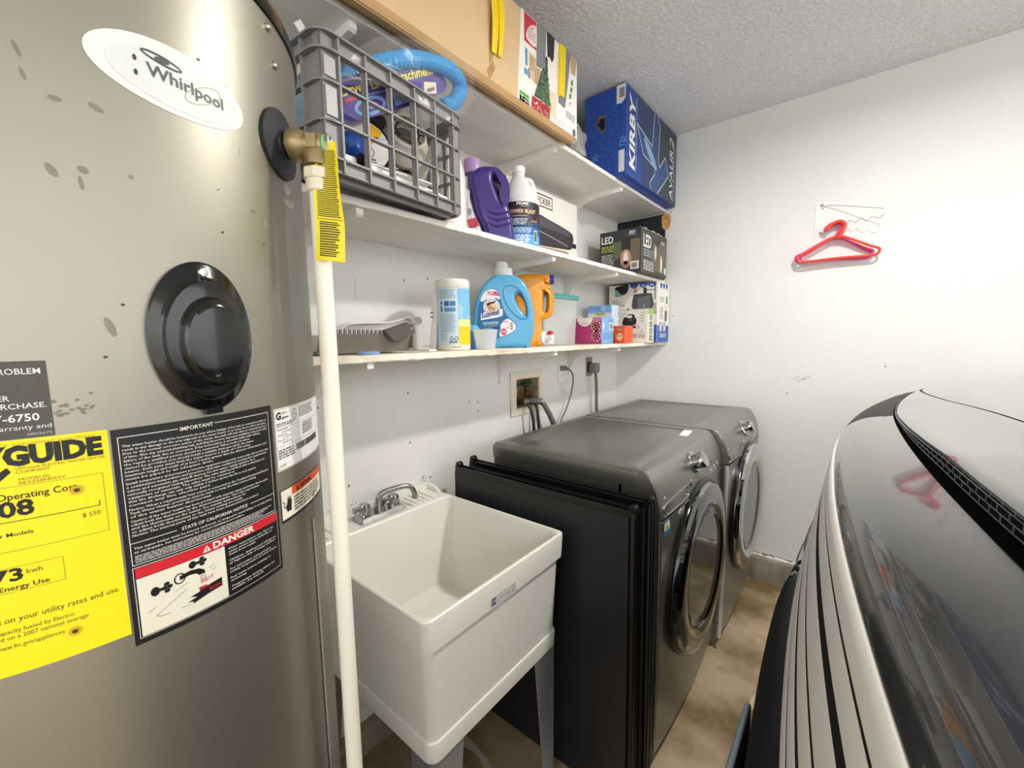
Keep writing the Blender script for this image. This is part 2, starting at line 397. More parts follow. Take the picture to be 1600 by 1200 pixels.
# big black notice and the red danger field
NOTE = ['This water heater should be located in an area where leakage of the tank or connections will not', 'result in any damage to the area adjacent to the water heater or to lower floors of the structure.', 'Due to the normal corrosive action of the water, the tank will leak after an extended period', 'of time. Also any external plumbing leak, including those from improper installation, may cause early', 'failure of the tank due to corrosion. If the homeowner is uncomfortable with making', 'the repair a qualified person should be contacted. When such a location', 'cannot be provided, you should install a suitable drain pan under the water', 'heater. Such pans must limit the water level to a depth of 1 3/4 inches', 'maximum length and width of at least 2 inches greater than the diameter of the heater, and', 'must be piped to an adequate drain.', 'Install temperature and pressure protective equipment required by local codes, but not less than', 'a combination temperature and pressure relief valve certified as meeting the requirements', 'valves and automatic gas shutoff devices for hot water supply systems, by a', 'nationally recognized testing laboratory. The valve shall be marked with a maximum set', 'equipment or materials. The valve must be oriented so', 'that the discharge can exit only within 6 inches above the floor and cannot', 'contact any live electric part.', 'Notice: When a supplemental heat source is connected to the Certified Residential Electric', 'Tank Water Heater, provisions must be made to keep the heat source setting', 'of the water heater thermostat.', 'Caution: If the water heater has been provided with separate upper and lower thermostats', 'adjust both the thermostats to the desired temperature. Turn off power before', 'and the thermostat on the heater. See manual. Instructions for', 'to adjust both thermostats to the lower setting are inside.', 'Notice: The internal parts of this tank have been constructed and certified']
pr = Print(hmap, 0.006, step=0.00022)
K, Wt, Rd = '#131416', '#d8d6ce', '#c9202c'
pr.rect(-0.0085, 1.0005, 0.1445, 1.2085, K, 0)
for a, b, c, d in ((-0.0045, 1.2035, 0.0405, 1.2042), (0.0735, 1.2035, 0.139, 1.2042)): pr.rect(a, b - .003, c, d - .003, Wt, 1)
pr.rect(-0.0045, 1.0785, 0.139, 1.0792, Wt, 1); pr.rect(-0.0045, 1.0785, -0.0039, 1.2005, Wt, 1); pr.rect(0.1384, 1.0785, 0.139, 1.2005, Wt, 1)
pr.text('IMPORTANT', 0.057, 1.1985, 0.0036, Wt, 2, w=0.03, al='c', bold=0.02)
for i, s in enumerate(NOTE):
    v = 1.1915 - i * 0.00345 - (0.0008 if i > 9 else 0) - (0.0008 if i > 16 else 0) - (0.0008 if i > 19 else 0)
    pr.text(s, -0.002, v, 0.0021, Wt, 2, w=0.137 * min(1, 0.22 + len(s) / 120 * 1.02), res=1, bold=0.014)
pr.text('STATE OF CALIFORNIA NOTICE', 0.068, 1.0985, 0.0032, Wt, 2, w=0.066, al='c', bold=0.015)
for a, c in ((-0.0045, 0.031), (0.105, 0.139)): pr.rect(a, 1.0998, c, 1.1004, Wt, 1)
pr.text('This water heater must be braced, anchored, or strapped to avoid falling or moving during', -0.002, 1.0938, 0.0021, Wt, 2, w=0.136, res=1, bold=0.014)
pr.text('an earthquake. See instructions for correct installation procedure.', -0.002, 1.0902, 0.0021, Wt, 2, w=0.098, res=1, bold=0.014)
pr.scribble(-0.002, 1.0803, 0.136, 1.0880, 5, Wt, 2, 0.4)
pr.rect(-0.0048, 1.006, 0.1405, 1.0765, Wt, 1); pr.rect(-0.0042, 1.0066, 0.1399, 1.0759, K, 2)
pr.rect(-0.003, 1.0655, 0.139, 1.0755, Rd, 3)
pr.poly([(0.0505, 1.0670), (0.0585, 1.0670), (0.0545, 1.0742)], Wt, 4); pr.rect(0.0541, 1.0688, 0.0549, 1.0722, Rd, 5); pr.rect(0.0541, 1.0675, 0.0549, 1.0682, Rd, 5)
pr.text('DANGER', 0.0605, 1.0673, 0.0068, '#ece9e0', 4, w=0.046, bold=0.03)
pr.rect(-0.003, 1.0075, 0.0715, 1.065, '#e2dccb', 3)
DT = ['Water temperature over 125 F can', 'cause severe burns instantly or', 'death from scalds.', '', 'Children, disabled and elderly are', 'at highest risk of being scalded.', '', 'See instruction manual before', 'setting temperature at water heater.', '', 'Feel water before bathing or', 'showering.', '', 'Temperature limiting valves are', 'available. See manual.']
for i, s in enumerate(DT):
    if s: pr.text(s, 0.075, 1.0592 - i * 0.00335, 0.0021, Wt, 4, w=0.061 * min(1, len(s) / 34), res=1, bold=0.012)
# tap, hand and water of the danger picture
k = 4
pr.ell(0.0095, 1.047, 0.0035, 0.0045, K, k); pr.rect(0.011, 1.0455, 0.017, 1.0485, K, k)
for du, dv in ((0, 0), (.0042, 0), (0.002, .0035), (0.002, -.0035)): pr.ell(0.0165 + du, 1.047 + dv, 0.0024, 0.002, K, k, 12)
pr.ell(0.0405, 1.0595, 0.0032, 0.0038, K, k); pr.rect(0.042, 1.058, 0.048, 1.061, K, k)
for du, dv in ((0, 0), (.0042, 0), (0.002, .003), (0.002, -.003)): pr.ell(0.047 + du, 1.0595 + dv, 0.0024, 0.0018, K, k, 12)
pr.ring(0.029, 1.0505, 0.0048, 0.0055, 0.0012, K, k)
pr.poly([(0.029, 1.053), (0.038, 1.0545), (0.046, 1.053), (0.0505, 1.0495), (0.051, 1.046), (0.0455, 1.046), (0.043, 1.049), (0.037, 1.050), (0.029, 1.0485)], K, k)
for a, c in ((0.0465, 0.047), (0.0482, 0.049), (0.05, 0.052)): pr.line([(a, 1.0455), (c, 1.036)], 0.0005, '#7f7b72', k)
pr.text('HOT', 0.0475, 1.0365, 0.0042, '#d9536a', k + 1, w=0.011)
pr.line([(0.003, 1.0285), (0.030, 1.0415), (0.060, 1.0505)], 0.0004, K, k); pr.line([(0.062, 1.0475), (0.03, 1.035), (0.0085, 1.0225), (0.012, 1.0205), (0.036, 1.019)], 0.0004, K, k)
pr.poly([(0.036, 1.0268), (0.045, 1.0285), (0.044, 1.0325), (0.0465, 1.033), (0.05, 1.031), (0.066, 1.033), (0.066, 1.0235), (0.052, 1.022), (0.038, 1.0185), (0.0385, 1.0208), (0.0335, 1.0222), (0.042, 1.0242)], K, k)
pr.poly([(0.044, 1.0322), (0.050, 1.0330), (0.054, 1.0305), (0.0455, 1.0295)], '#b32435', k + 1)
pr.text('BURN', 0.0535, 1.0245, 0.0042, '#c8283a', k + 1, w=0.0115)
pr.build('danger_notice', heat, 'large black notice with white print and red danger field')
# yellow energy label
Y = '#f4dc10'; pr = Print(hmap, 0.006, step=0.00022)
pr.rect(-0.148, 1.0145, -0.0102, 1.2098, Y, 0)
pr.text('Removal of this label before consumer purchase', -0.018, 1.2050, 0.0030, '#a4942a', 1, al='r', w=0.118, res=1)
pr.text('ENERGYGUIDE', -0.0142, 1.1895, 0.0143, K, 1, al='r', w=0.128, bold=0.06)
pr.poly([(-0.083, 1.193), (-0.074, 1.193), (-0.079, 1.181), (-0.070, 1.188), (-0.068, 1.184), (-0.082, 1.170), (-0.098, 1.176), (-0.09, 1.182)], K, 1)
for i, (s, ww, u0) in enumerate((('US/Canada ELECTRIC WATER HEATER', 0.052, -0.0655), ('COMPANY', 0.019, -0.0655), ('', 0, 0), ('MODEL(S)', 0.017, -0.0645), ('EE3Z50H055V', 0.026, -0.0645))):
    if s: pr.text(s, u0, 1.1852 - i * 0.0030, 0.0022, '#6b6018', 1, w=ww)
g = '#8d8026'
def frame(p, u0, v0, u1, v1, t, m, k=1):
    p.rect(u0, v1 - t, u1, v1, m, k); p.rect(u0, v0, u1, v0 + t, m, k); p.rect(u0, v0, u0 + t, v1, m, k); p.rect(u1 - t, v0, u1, v1, m, k)
frame(pr, -0.145, 1.1190, -0.0162, 1.1722, 0.0004, g); frame(pr, -0.125, 1.0850, -0.0462, 1.1058, 0.0004, g)
pr.text('Estimated Yearly Operating Cost', -0.0328, 1.1615, 0.0054, K, 1, al='r', w=0.095, bold=0.01)
pr.text('$508', -0.0582, 1.1478, 0.0122, K, 1, al='r', w=0.040, bold=0.03)
pr.rect(-0.135, 1.1432, -0.0200, 1.1438, K, 1); pr.rect(-0.0206, 1.1432, -0.0200, 1.1478, K, 1)
pr.text('$ 550', -0.0205, 1.1355, 0.0036, '#4a430f', 1, al='r', w=0.0112)
pr.text('Cost Range of Similar Models', -0.0606, 1.1315, 0.0031, K, 1, al='r', w=0.062, bold=0.01)
pr.text('4873', -0.0695, 1.0945, 0.0098, K, 1, al='r', w=0.036, bold=0.03); pr.text('kwh', -0.0675, 1.0980, 0.0042, '#4a430f', 1, w=0.0088)
pr.text('Estimated Yearly Energy Use', -0.0555, 1.0868, 0.0040, K, 1, al='r', w=0.072, bold=0.01)
pr.text('Your cost will depend on your utility rates and use.', -0.0145, 1.0598, 0.0048, '#4a430f', 1, al='r', w=0.124)
pr.text('Cost based only on standard capacity fueled by Electric', -0.044, 1.0508, 0.0034, '#5c531a', 1, al='r', w=0.096)
pr.text('Estimated operating cost based on a 2007 national average', -0.036, 1.0456, 0.0034, '#5c531a', 1, al='r', w=0.104)
pr.text('For more information, visit www.ftc.gov/appliances.', -0.0505, 1.0378, 0.0036, '#5c531a', 1, al='r', w=0.086)
pr.build('energy_label', heat, 'bright yellow energy guide label with black print')
for u, v in ((-0.0331, 1.1608), (-0.0451, 1.0365)):
    pr = Print(hmap, 0.006, base=0.0012); pr.ell(u, v, 0.0042, 0.004, '#c9a918', 0, 14); pr.ell(u, v, 0.0020, 0.0018, '#4a2f1c', 1, 10); pr.build('burn_hole', heat)
# dark grey help label
pr = Print(hmap, 0.006, step=0.00022); G = '#4a4845'; L2 = '#dcdad4'
pr.rect(-0.15, 1.2102, -0.0412, 1.2726, G, 0)
for s, v, h, u1, ww in (('IF YOU HAVE A PROBLEM', 1.2622, 0.0046, -0.0447, 0.071), ('DO NOT', 1.2556, 0.0042, -0.0735, 0.024), ('RETURN THIS', 1.2478, 0.0042, -0.0685, 0.041), ('WATER HEATER', 1.2412, 0.0042, -0.0632, 0.046), ('TO PLACE OF PURCHASE.', 1.2346, 0.0042, -0.0437, 0.075)):
    pr.text(s, u1, v, h, L2, 1, al='r', w=ww, bold=0.012)
pr.text('877-6750', -0.0485, 1.2242, 0.0058, L2, 1, al='r', w=0.033, bold=0.02)
pr.text('for warranty and', -0.0425, 1.2175, 0.0036, L2, 1, al='r', w=0.042); pr.text('6803675', -0.0425, 1.2122, 0.0022, '#b5b3ad', 1, al='r', w=0.014)
pr.build('help_label', heat, 'dark grey label with white capitals')
# white rating plate, small warning plate
pr = Print(hmap, 0.006, step=0.00022)
pr.rect(0.1485, 1.1225, 0.30, 1.2020, '#ecebe6', 0); frame(pr, 0.1495, 1.1235, 0.30, 1.2010, 0.0006, '#77746e')
pr.text('G', 0.152, 1.1880, 0.0085, K, 1, bold=0.05, w=0.0095); pr.text('ARC', 0.163, 1.1935, 0.003, K, 1, w=0.011); pr.text('gama', 0.163, 1.1878, 0.0036, K, 1, w=0.0135, bold=0.02)
pr.ring(0.1905, 1.1905, 0.0058, 0.0066, 0.0009, K, 1, 20); pr.text('UL', 0.1878, 1.1885, 0.0042, K, 1, w=0.0056); pr.text('LISTED', 0.1855, 1.1815, 0.0015, K, 1, w=0.01)
pr.scribble(0.203, 1.183, 0.255, 1.1985, 6, '#77746e'); pr.scribble(0.152, 1.1785, 0.19, 1.1835, 2, '#77746e')
for v in (1.1760, 1.1530): pr.rect(0.1495, v, 0.29, v + .0005, '#8d8a84', 1)
for i, s in enumerate(('MODEL NUMBER', 'EE3Z50H055V', 'SERIAL', '1117T463023', 'PRODUCT', '8808703')):
    pr.text(s, 0.153 + 0.008 * (i % 2), 1.1735 - 0.0034 * i, 0.0019, '#5a5853', 1, w=0.02)
pr.scribble(0.21, 1.158, 0.25, 1.1745, 5, '#6f6c66', seed=4); pr.bars(0.190, 1.1405, 0.27, 1.1495, K, 1, 34); pr.scribble(0.152, 1.137, 0.186, 1.15, 4, '#6f6c66', seed=9)
pr.text('1610657', 0.153, 1.1275, 0.0026, '#5a5853', 1, w=0.013)
pr.build('rating_plate', heat, 'white rating plate with small grey print')
pr = Print(hmap, 0.006, step=0.00022)
pr.rect(0.1495, 1.0545, 0.272, 1.0975, K, 0); pr.rect(0.1505, 1.0585, 0.272, 1.0965, '#e9e2d0', 1); pr.rect(0.172, 1.0855, 0.272, 1.0965, '#d9532a', 2)
pr.poly([(0.1815, 1.0875), (0.1885, 1.0875), (0.185, 1.0945)], K, 3); pr.text('WARNING', 0.191, 1.0878, 0.0062, K, 3, w=0.036, bold=0.03)
pr.scribble(0.175, 1.062, 0.262, 1.083, 5, '#6e675c', 2, seed=6)
pr.poly([(0.160, 1.067), (0.168, 1.067), (0.1695, 1.080), (0.168, 1.0865), (0.1665, 1.080), (0.1655, 1.088), (0.164, 1.081), (0.1625, 1.0875), (0.161, 1.079), (0.1575, 1.074)], K, 3); pr.line([(0.1525, 1.083), (0.156, 1.079), (0.1535, 1.0755), (0.158, 1.073)], 0.001, K, 3)
pr.build('warning_plate', heat, 'small warning plate with orange band')
pr = Print(hmap, 0.006); lt = '#c9c7bd'
pr.text('T&P', 0.206, 1.478, 0.0075, lt, 0, w=0.018); pr.text('VALVE', 0.200, 1.462, 0.0085, lt, 0, w=0.034); pr.build('stencilled_lettering', heat, 'pale stencilled letters under the relief valve')

# relief valve, discharge pipe, tag
va = math.radians(41.7); vd = Vector((math.cos(va), math.sin(va), 0)); vp = Vector((HX, HYc, 1.533)) + vd * HR
def vs_(s, z=0.0): return vp + vd * s + Vector((0, 0, z))
bm = B(); rings = []
for s, h in ((1.0, 0.001), (0.99, 0.0045), (0.6, 0.006), (0.42, 0.007), (0.40, 0.010), (0.3, 0.011)):
    rings.append([hmap(va * HR + 0.041 * s * math.cos(t), 1.533 + 0.041 * s * math.sin(t), h) for t in [2 * PI * k / 40 for k in range(40)]])
loft(bm, rings, cap0=False); esc = obj('rubber_escutcheon', bm, M('black_rubber', '#26272a', 0.55, vary=0.3, vs=50), heat, 0.6); esc['label'] = 'black rubber disc round the relief valve'
brass = M('tarnished_brass', '#a5936c', 0.4, 0.7, vary=0.25, vs=60)
pv = thing('relief_valve', 'tarnished brass relief valve screwed into the side of the grey water heater', 'valve', vs_(0.009))
bm = B(); lathe(bm, [(0.0125, 0.006), (0.0125, 0.012), (0.0185, 0.014), (0.0195, 0.02), (0.0195, 0.026), (0.0175, 0.030), (0.0145, 0.033), (0.0145, 0.053), (0.012, 0.056), (0.003, 0.056)], vp, vd, 28)
obj('valve_body', bm, brass, pv, 0.6)
bm = B(); lathe(bm, [(0.012, 0.0), (0.0155, 0.008), (0.0165, 0.022), (0.0165, 0.026), (0.013, 0.027)], vs_(0.045, 0.0), (0, 0, -1), 20); obj('outlet_boss', bm, brass, pv, 0.6)
bm = B(); q = vs_(0.036); x, y, d = frame_of(vd); box(bm, -0.006, 0.006, -0.008, 0.008, 0, 0.016)
side = Vector((vd.y, -vd.x, 0))
for v in bm.verts: v.co = vs_(0.045, 0) + vd * v.co.x + Vector((0, 0, v.co.y + 0.0)) + side * v.co.z
obj('boss_flat', bm, brass, pv)
bm = B(); lathe(bm, [(0.0125, 0.0565), (0.0125, 0.0585), (0.002, 0.059)], vp, vd, 24); obj('cap_disc', bm, M('green_disc', '#8fc79b', 0.4), pv, True)['label'] = 'pale green end disc'
bm = B(); up = Vector((0, 0, 1)); f = lambda a, b, c: vs_(0.062 + c) + side * a + up * b
tmp = plate([sm2([(-0.007, 0.008), (0, 0.013), (0.007, 0.008), (0.0065, -0.03), (0.004, -0.036), (-0.004, -0.036), (-0.0065, -0.03)], 3)], 0.0035, 0.001, f, 2); bm.free()
lev = obj('lever', tmp, M('zinc_lever', '#b9bab8', 0.3, 0.85), pv, 0.6)
bm = B(); lathe(bm, [(0.0035, 0.0), (0.0035, 0.002), (0.002, 0.003)], vs_(0.0636, 0.004), vd, 10); obj('rivet', bm, M('bright_steel', '#c9c7c0', 0.25, 1.0), lev, True)
pvc = M('cream_plastic_pipe', '#f2eee0', 0.32, vary=0.03)
px_, py_ = vs_(0.045).x, vs_(0.045).y
pt = thing('discharge_pipe', 'cream plastic discharge pipe running down beside the water heater', 'pipe', (px_, py_, ZF))
bm = B(); tube(bm, [(px_, py_, ZF + 0.03), (px_, py_, 1.492)], 0.0112, 20); obj('pipe', bm, pvc, pt, 0.6)
bm = B(); lathe(bm, [(0.0135, 0), (0.0148, 0.002), (0.0148, 0.014), (0.0138, 0.016)], (px_, py_, 1.475), n=24); lathe(bm, [(0.0165, 0.0145), (0.0172, 0.0165), (0.0172, 0.026), (0.0150, 0.028)], (px_, py_, 1.476), n=8); obj('threaded_fitting', bm, M('ivory_plastic_fitting', '#ece4cd', 0.4), pt)
tagm = ink('#f6e018', 0.35)
tg = thing('warning_tag', 'long yellow printed tag hanging from the brass relief valve', 'tag', (0.6925, 0.2765, 1.385))
cl = smooth_path([(0.6860, 0.2905, 1.536), (0.6855, 0.286, 1.512), (0.6860, 0.2835, 1.472), (0.6905, 0.281, 1.432), (0.6925, 0.2765, 1.386)], 6)
wl = [0.006, 0.0135, 0.0165, 0.0185, 0.0185]; us = Vector((0.0270, 0.0222, -0.004)).normalized()
def tagmap(a, b, c=0.0):   # a across -1..1, b down 0..1
    t = b * (len(cl) - 1); i = min(int(t), len(cl) - 2); p = cl[i].lerp(cl[i + 1], t - i)
    tt = b * 4; j = min(int(tt), 3); hw = wl[j] + (wl[j + 1] - wl[j]) * (tt - j)
    curl = 0.004 * math.sin(b * 4.2)
    n = us.cross(Vector((0, 0, 1))).normalized()
    return p + us * (a * hw) + n * (curl * a * a + c)
bm = B(); loft(bm, [[tagmap(a, b, 0) for a in (-1, -.5, 0, .5, 1)] + [tagmap(a, b, -0.0006) for a in (1, .5, 0, -.5, -1)] for b in [i / 24 for i in range(25)]]); obj('tag_sheet', bm, tagm, tg, 0.6)
pr = Print(lambda u, v, n: tagmap(u, 1 - v, n)); pr.scribble(-0.8, 0.30, 0.85, 0.86, 36, '#4d4a2a', 0, 0.55, 2, 0.1); pr.scribble(-0.7, 0.04, 0.75, 0.27, 15, '#4d4a2a', 0, 0.6, 5, 0.25)
for v in (0.02, 0.285): pr.line([(-0.9, v), (0.9, v)], 0.004, '#4d4a2a', 0)
pr.build('tag_print', tg)
# ------------------------------------------------------------------ laundry sink
def rr(x0, x1, y0, y1, z, r, n=6):
    out = []
    for cx, cy, a0 in ((x1 - r, y0 + r, -PI / 2), (x1 - r, y1 - r, 0), (x0 + r, y1 - r, PI / 2), (x0 + r, y0 + r, PI)):
        for i in range(n + 1):
            a = a0 + PI / 2 * i / n; out.append((cx + r * math.cos(a), cy + r * math.sin(a), z))
    return out
sinkm = M('white_sink_plastic', '#ecebe2', 0.32, vary=0.03, vs=6)
sk = thing('laundry_sink', 'white plastic floor standing laundry sink on grey metal legs', 'sink', (0.3, 0.72, ZF))
SY0, SY1, SF = 0.470, 0.972, 0.603
bm = B()
loft(bm, [rr(0.04, 0.572, 0.500, 0.942, 0.398, 0.02), rr(0.022, 0.586, 0.487, 0.955, 0.402, 0.024), rr(0.020, 0.588, 0.485, 0.957, 0.44, 0.024), rr(0.021, 0.5865, 0.4865, 0.9555, 0.447, 0.024), rr(0.026, 0.583, 0.490, 0.952, 0.4485, 0.024), rr(0.013, 0.5915, 0.482, 0.961, 0.6655, 0.022),
          rr(0.004, 0.6005, 0.4725, 0.9695, 0.667, 0.02), rr(0.002, SF, SY0, SY1, 0.729, 0.019), rr(0.003, SF - 0.001, SY0 + .001, SY1 - .001, 0.7345, 0.018), rr(0.006, SF - 0.004, SY0 + .004, SY1 - .004, 0.7365, 0.016),
          rr(0.122, SF - 0.009, SY0 + .009, SY1 - .009, 0.7365, 0.024), rr(0.126, SF - 0.013, SY0 + .013, SY1 - .013, 0.731, 0.026), rr(0.140, SF - 0.045, SY0 + .045, SY1 - .045, 0.50, 0.04), rr(0.15, SF - 0.055, SY0 + .055, SY1 - .055, 0.452, 0.05), rr(0.175, SF - 0.08, SY0 + .08, SY1 - .08, 0.441, 0.05)])
obj('basin', bm, sinkm, sk, 0.55)
bm = B(); box(bm, 0.002, 0.013, SY0 + .004, SY1 - .002, 0.73, 0.758, 0.003)
prism(bm, [(0.004, 0.734), (0.075, 0.734), (0.068, 0.741), (0.05, 0.752), (0.013, 0.757), (0.004, 0.757)], lambda u, v, k: (u, SY1 - .002 - .010 * (1 - k), v))
obj('splash_lip', bm, sinkm, sk)
for y in (0.492, 0.512, 0.532, 0.556, 0.80, 0.822, 0.844, 0.866, 0.888, 0.91):
    bm = B(); prism(bm, [(0.022, 0.7362), (0.112, 0.7362), (0.112, 0.7385), (0.030, 0.7425), (0.022, 0.7425)], lambda u, v, k: (u, y + 0.012 * k, v)); obj('soap_rib', bm, sinkm, sk)
galv = M('galvanised_leg', '#a7aab2', 0.42, 0.6, vary=0.1, vs=40)
def leg(x, y, sx, sy):
    bm = B(); t = 0.003
    prism(bm, [(0, 0.42), (0.095, 0.42), (0.05, ZF), (0.008, ZF)], lambda u, v, k: (x - sx * t * k, y + sy * u, v))
    prism(bm, [(0, 0.42), (0.07, 0.42), (0.04, ZF), (0.008, ZF)], lambda u, v, k: (x - sx * (u + t), y + sy * t * k, v))
    obj('leg', bm, galv, sk)
leg(0.578, 0.492, 1, 1); leg(0.578, 0.950, 1, -1); leg(0.056, 0.492, -1, 1); leg(0.056, 0.950, -1, -1)
def onfront(u, v, n): z = v; return Vector((0.6005 + (z - 0.667) * 0.04 + n, u, z))
pr = Print(onfront); bl = '#3f4a8f'
frame(pr, 0.660, 0.672, 0.748, 0.691, 0.0011, bl, 0); pr.rect(0.6625, 0.6735, 0.677, 0.6895, bl, 0)
pr.text('M', 0.6645, 0.6765, 0.010, '#ecebe2', 1, w=0.010); pr.text('UTILATUB', 0.681, 0.6765, 0.0085, bl, 0, w=0.046); pr.ring(0.7385, 0.6815, 0.006, 0.007, 0.0014, bl, 0, 16); pr.text('m', 0.7355, 0.679, 0.004, bl, 0, w=0.006)
pr.build('maker_stamp', sk, 'small blue printed stamp on the sink front')
# grime line where sink meets wall
pr = Print(planemap((0, 0, 0), (0, 1, 0), (0, 0, 1)), base=0.0003, step=0.0001); 
for i in range(40):
    y = rnd.uniform(0.49, 0.70) if i < 26 else rnd.gauss(0.955, 0.008); z = 0.765 + abs(rnd.gauss(0, .006)) if i < 26 else rnd.uniform(.76, .785)
    pr.ell(y, z, rnd.uniform(.0012, .004), rnd.uniform(.001, .0025), '#9a958a', n=8)
pr.build('mildew_specks', bpy.data.objects['wall_left'])
chrome = M('worn_chrome', '#b9b8b4', 0.22, 0.95, vary=0.3, vs=50)
fc = thing('tap', 'worn chrome two handled tap on the back of the white sink', 'tap', (0.075, 0.715, 0.7365))
bm = B(); prof = [(0.638, 0.7365), (0.792, 0.7365), (0.792, 0.744), (0.785, 0.756), (0.758, 0.757), (0.738, 0.7505), (0.70, 0.7505), (0.68, 0.752), (0.645, 0.752), (0.638, 0.744)]
prism(bm, prof, lambda u, v, k: (0.042 + 0.064 * k - (0.006 if v > .745 else 0) * (1 if k else -1), u, v)); bmesh.ops.bevel(bm, geom=bm.edges[:], offset=0.002, segments=2, affect='EDGES'); obj('base', bm, chrome, fc, 0.5)
bm = B(); lathe(bm, [(0.018, 0.748), (0.018, 0.76), (0.0135, 0.772), (0.0115, 0.785), (0.011, 0.792)], (0.076, 0.716, 0), n=20)
sp = smooth_path([(0.076, 0.716, 0.785), (0.078, 0.721, 0.800), (0.083, 0.738, 0.808), (0.094, 0.775, 0.812), (0.102, 0.803, 0.811), (0.1065, 0.818, 0.802), (0.109, 0.8265, 0.786), (0.110, 0.829, 0.771)], 5)
tube(bm, sp, 0.009, 14, radii=[0.0105 - 0.002 * min(1, i / 20) for i in range(len(sp))]); lathe(bm, [(0.009, 0), (0.0105, 0.002), (0.0105, 0.009), (0.007, 0.010)], (0.110, 0.829, 0.764), (0, 0, 1), 16)
obj('spout', bm, chrome, fc, 0.6)
for y in (0.664, 0.768):
    bm = B(); rings = []
    for z, r in ((0.750, 0.017), (0.758, 0.019), (0.78, 0.017), (0.787, 0.014), (0.790, 0.006)):
        rings.append([(0.074 + r * (1 + .12 * math.cos(7 * t)) * math.cos(t), y + r * (1 + .12 * math.cos(7 * t)) * math.sin(t), z) for t in [2 * PI * k / 42 for k in range(42)]])
    loft(bm, rings)
    box(bm, 0.066, 0.082, y - 0.036, y - 0.010, 0.766, 0.784, 0.003)
    obj('handle', bm, chrome, fc, 0.5)
# ------------------------------------------------------------------ black folding door panels
blk = M('black_door_finish', '#1b1c20', 0.42, vary=0.12, vs=3, bump=0.1, bs=300)
blk2 = M('black_door_edge', '#0c0d0f', 0.3, vary=0.2, vs=20)
def doorpanel(label, x0, x1, y0, y1, zt):
    t = thing('folding_door_panel', label, 'door panel', ((x0 + x1) / 2, (y0 + y1) / 2, ZF))
    bm = B(); box(bm, x0, x1 - 0.022, y0, y1, ZF, zt - 0.018, 0.003); obj('panel', bm, blk, t)
    bm = B(); prism(bm, [(y0 + .001, zt - .018), (y1 - .001, zt - .018), (y1 - .001, zt), (y1 - .006, zt), (y1 - .008, zt - .011), (y0 + .008, zt - .011), (y0 + .006, zt), (y0 + .001, zt)], lambda u, v, k: (x0 + .004 + (x1 - x0 - .008) * k, u, v)); obj('top_rail', bm, blk2, t)
    bm = B(); tube(bm, [(x1 - .011, (y0 + y1) / 2 - .008, ZF), (x1 - .011, (y0 + y1) / 2 - .008, zt - .004)], 0.009, 10); tube(bm, [(x1 - .009, (y0 + y1) / 2 + .009, ZF), (x1 - .009, (y0 + y1) / 2 + .009, zt - .004)], 0.008, 10); obj('edge_profile', bm, blk2, t, True)
    for x in (x0 + 0.012, x1 - 0.014):
        bm = B(); yc = (y0 + y1) / 2
        lathe(bm, [(0.0035, -0.010), (0.011, -0.009), (0.012, -0.004), (0.008, -0.002), (0.008, 0.002), (0.012, 0.004), (0.011, 0.009), (0.0035, 0.010)], (x, yc, zt + 0.004), (0, 1, 0), 18); box(bm, x - .004, x + .004, yc - .003, yc + .003, zt - .012, zt + .002)
        obj('roller', bm, blk2, t, 0.6)
    return t
doorpanel('black folding door panel on edge, right beside the white sink', 0.105, 0.797, 1.012, 1.042, 0.826)
doorpanel('black folding door panel on edge, squeezed against the washing machine', 0.122, 0.818, 1.068, 1.098, 0.838)

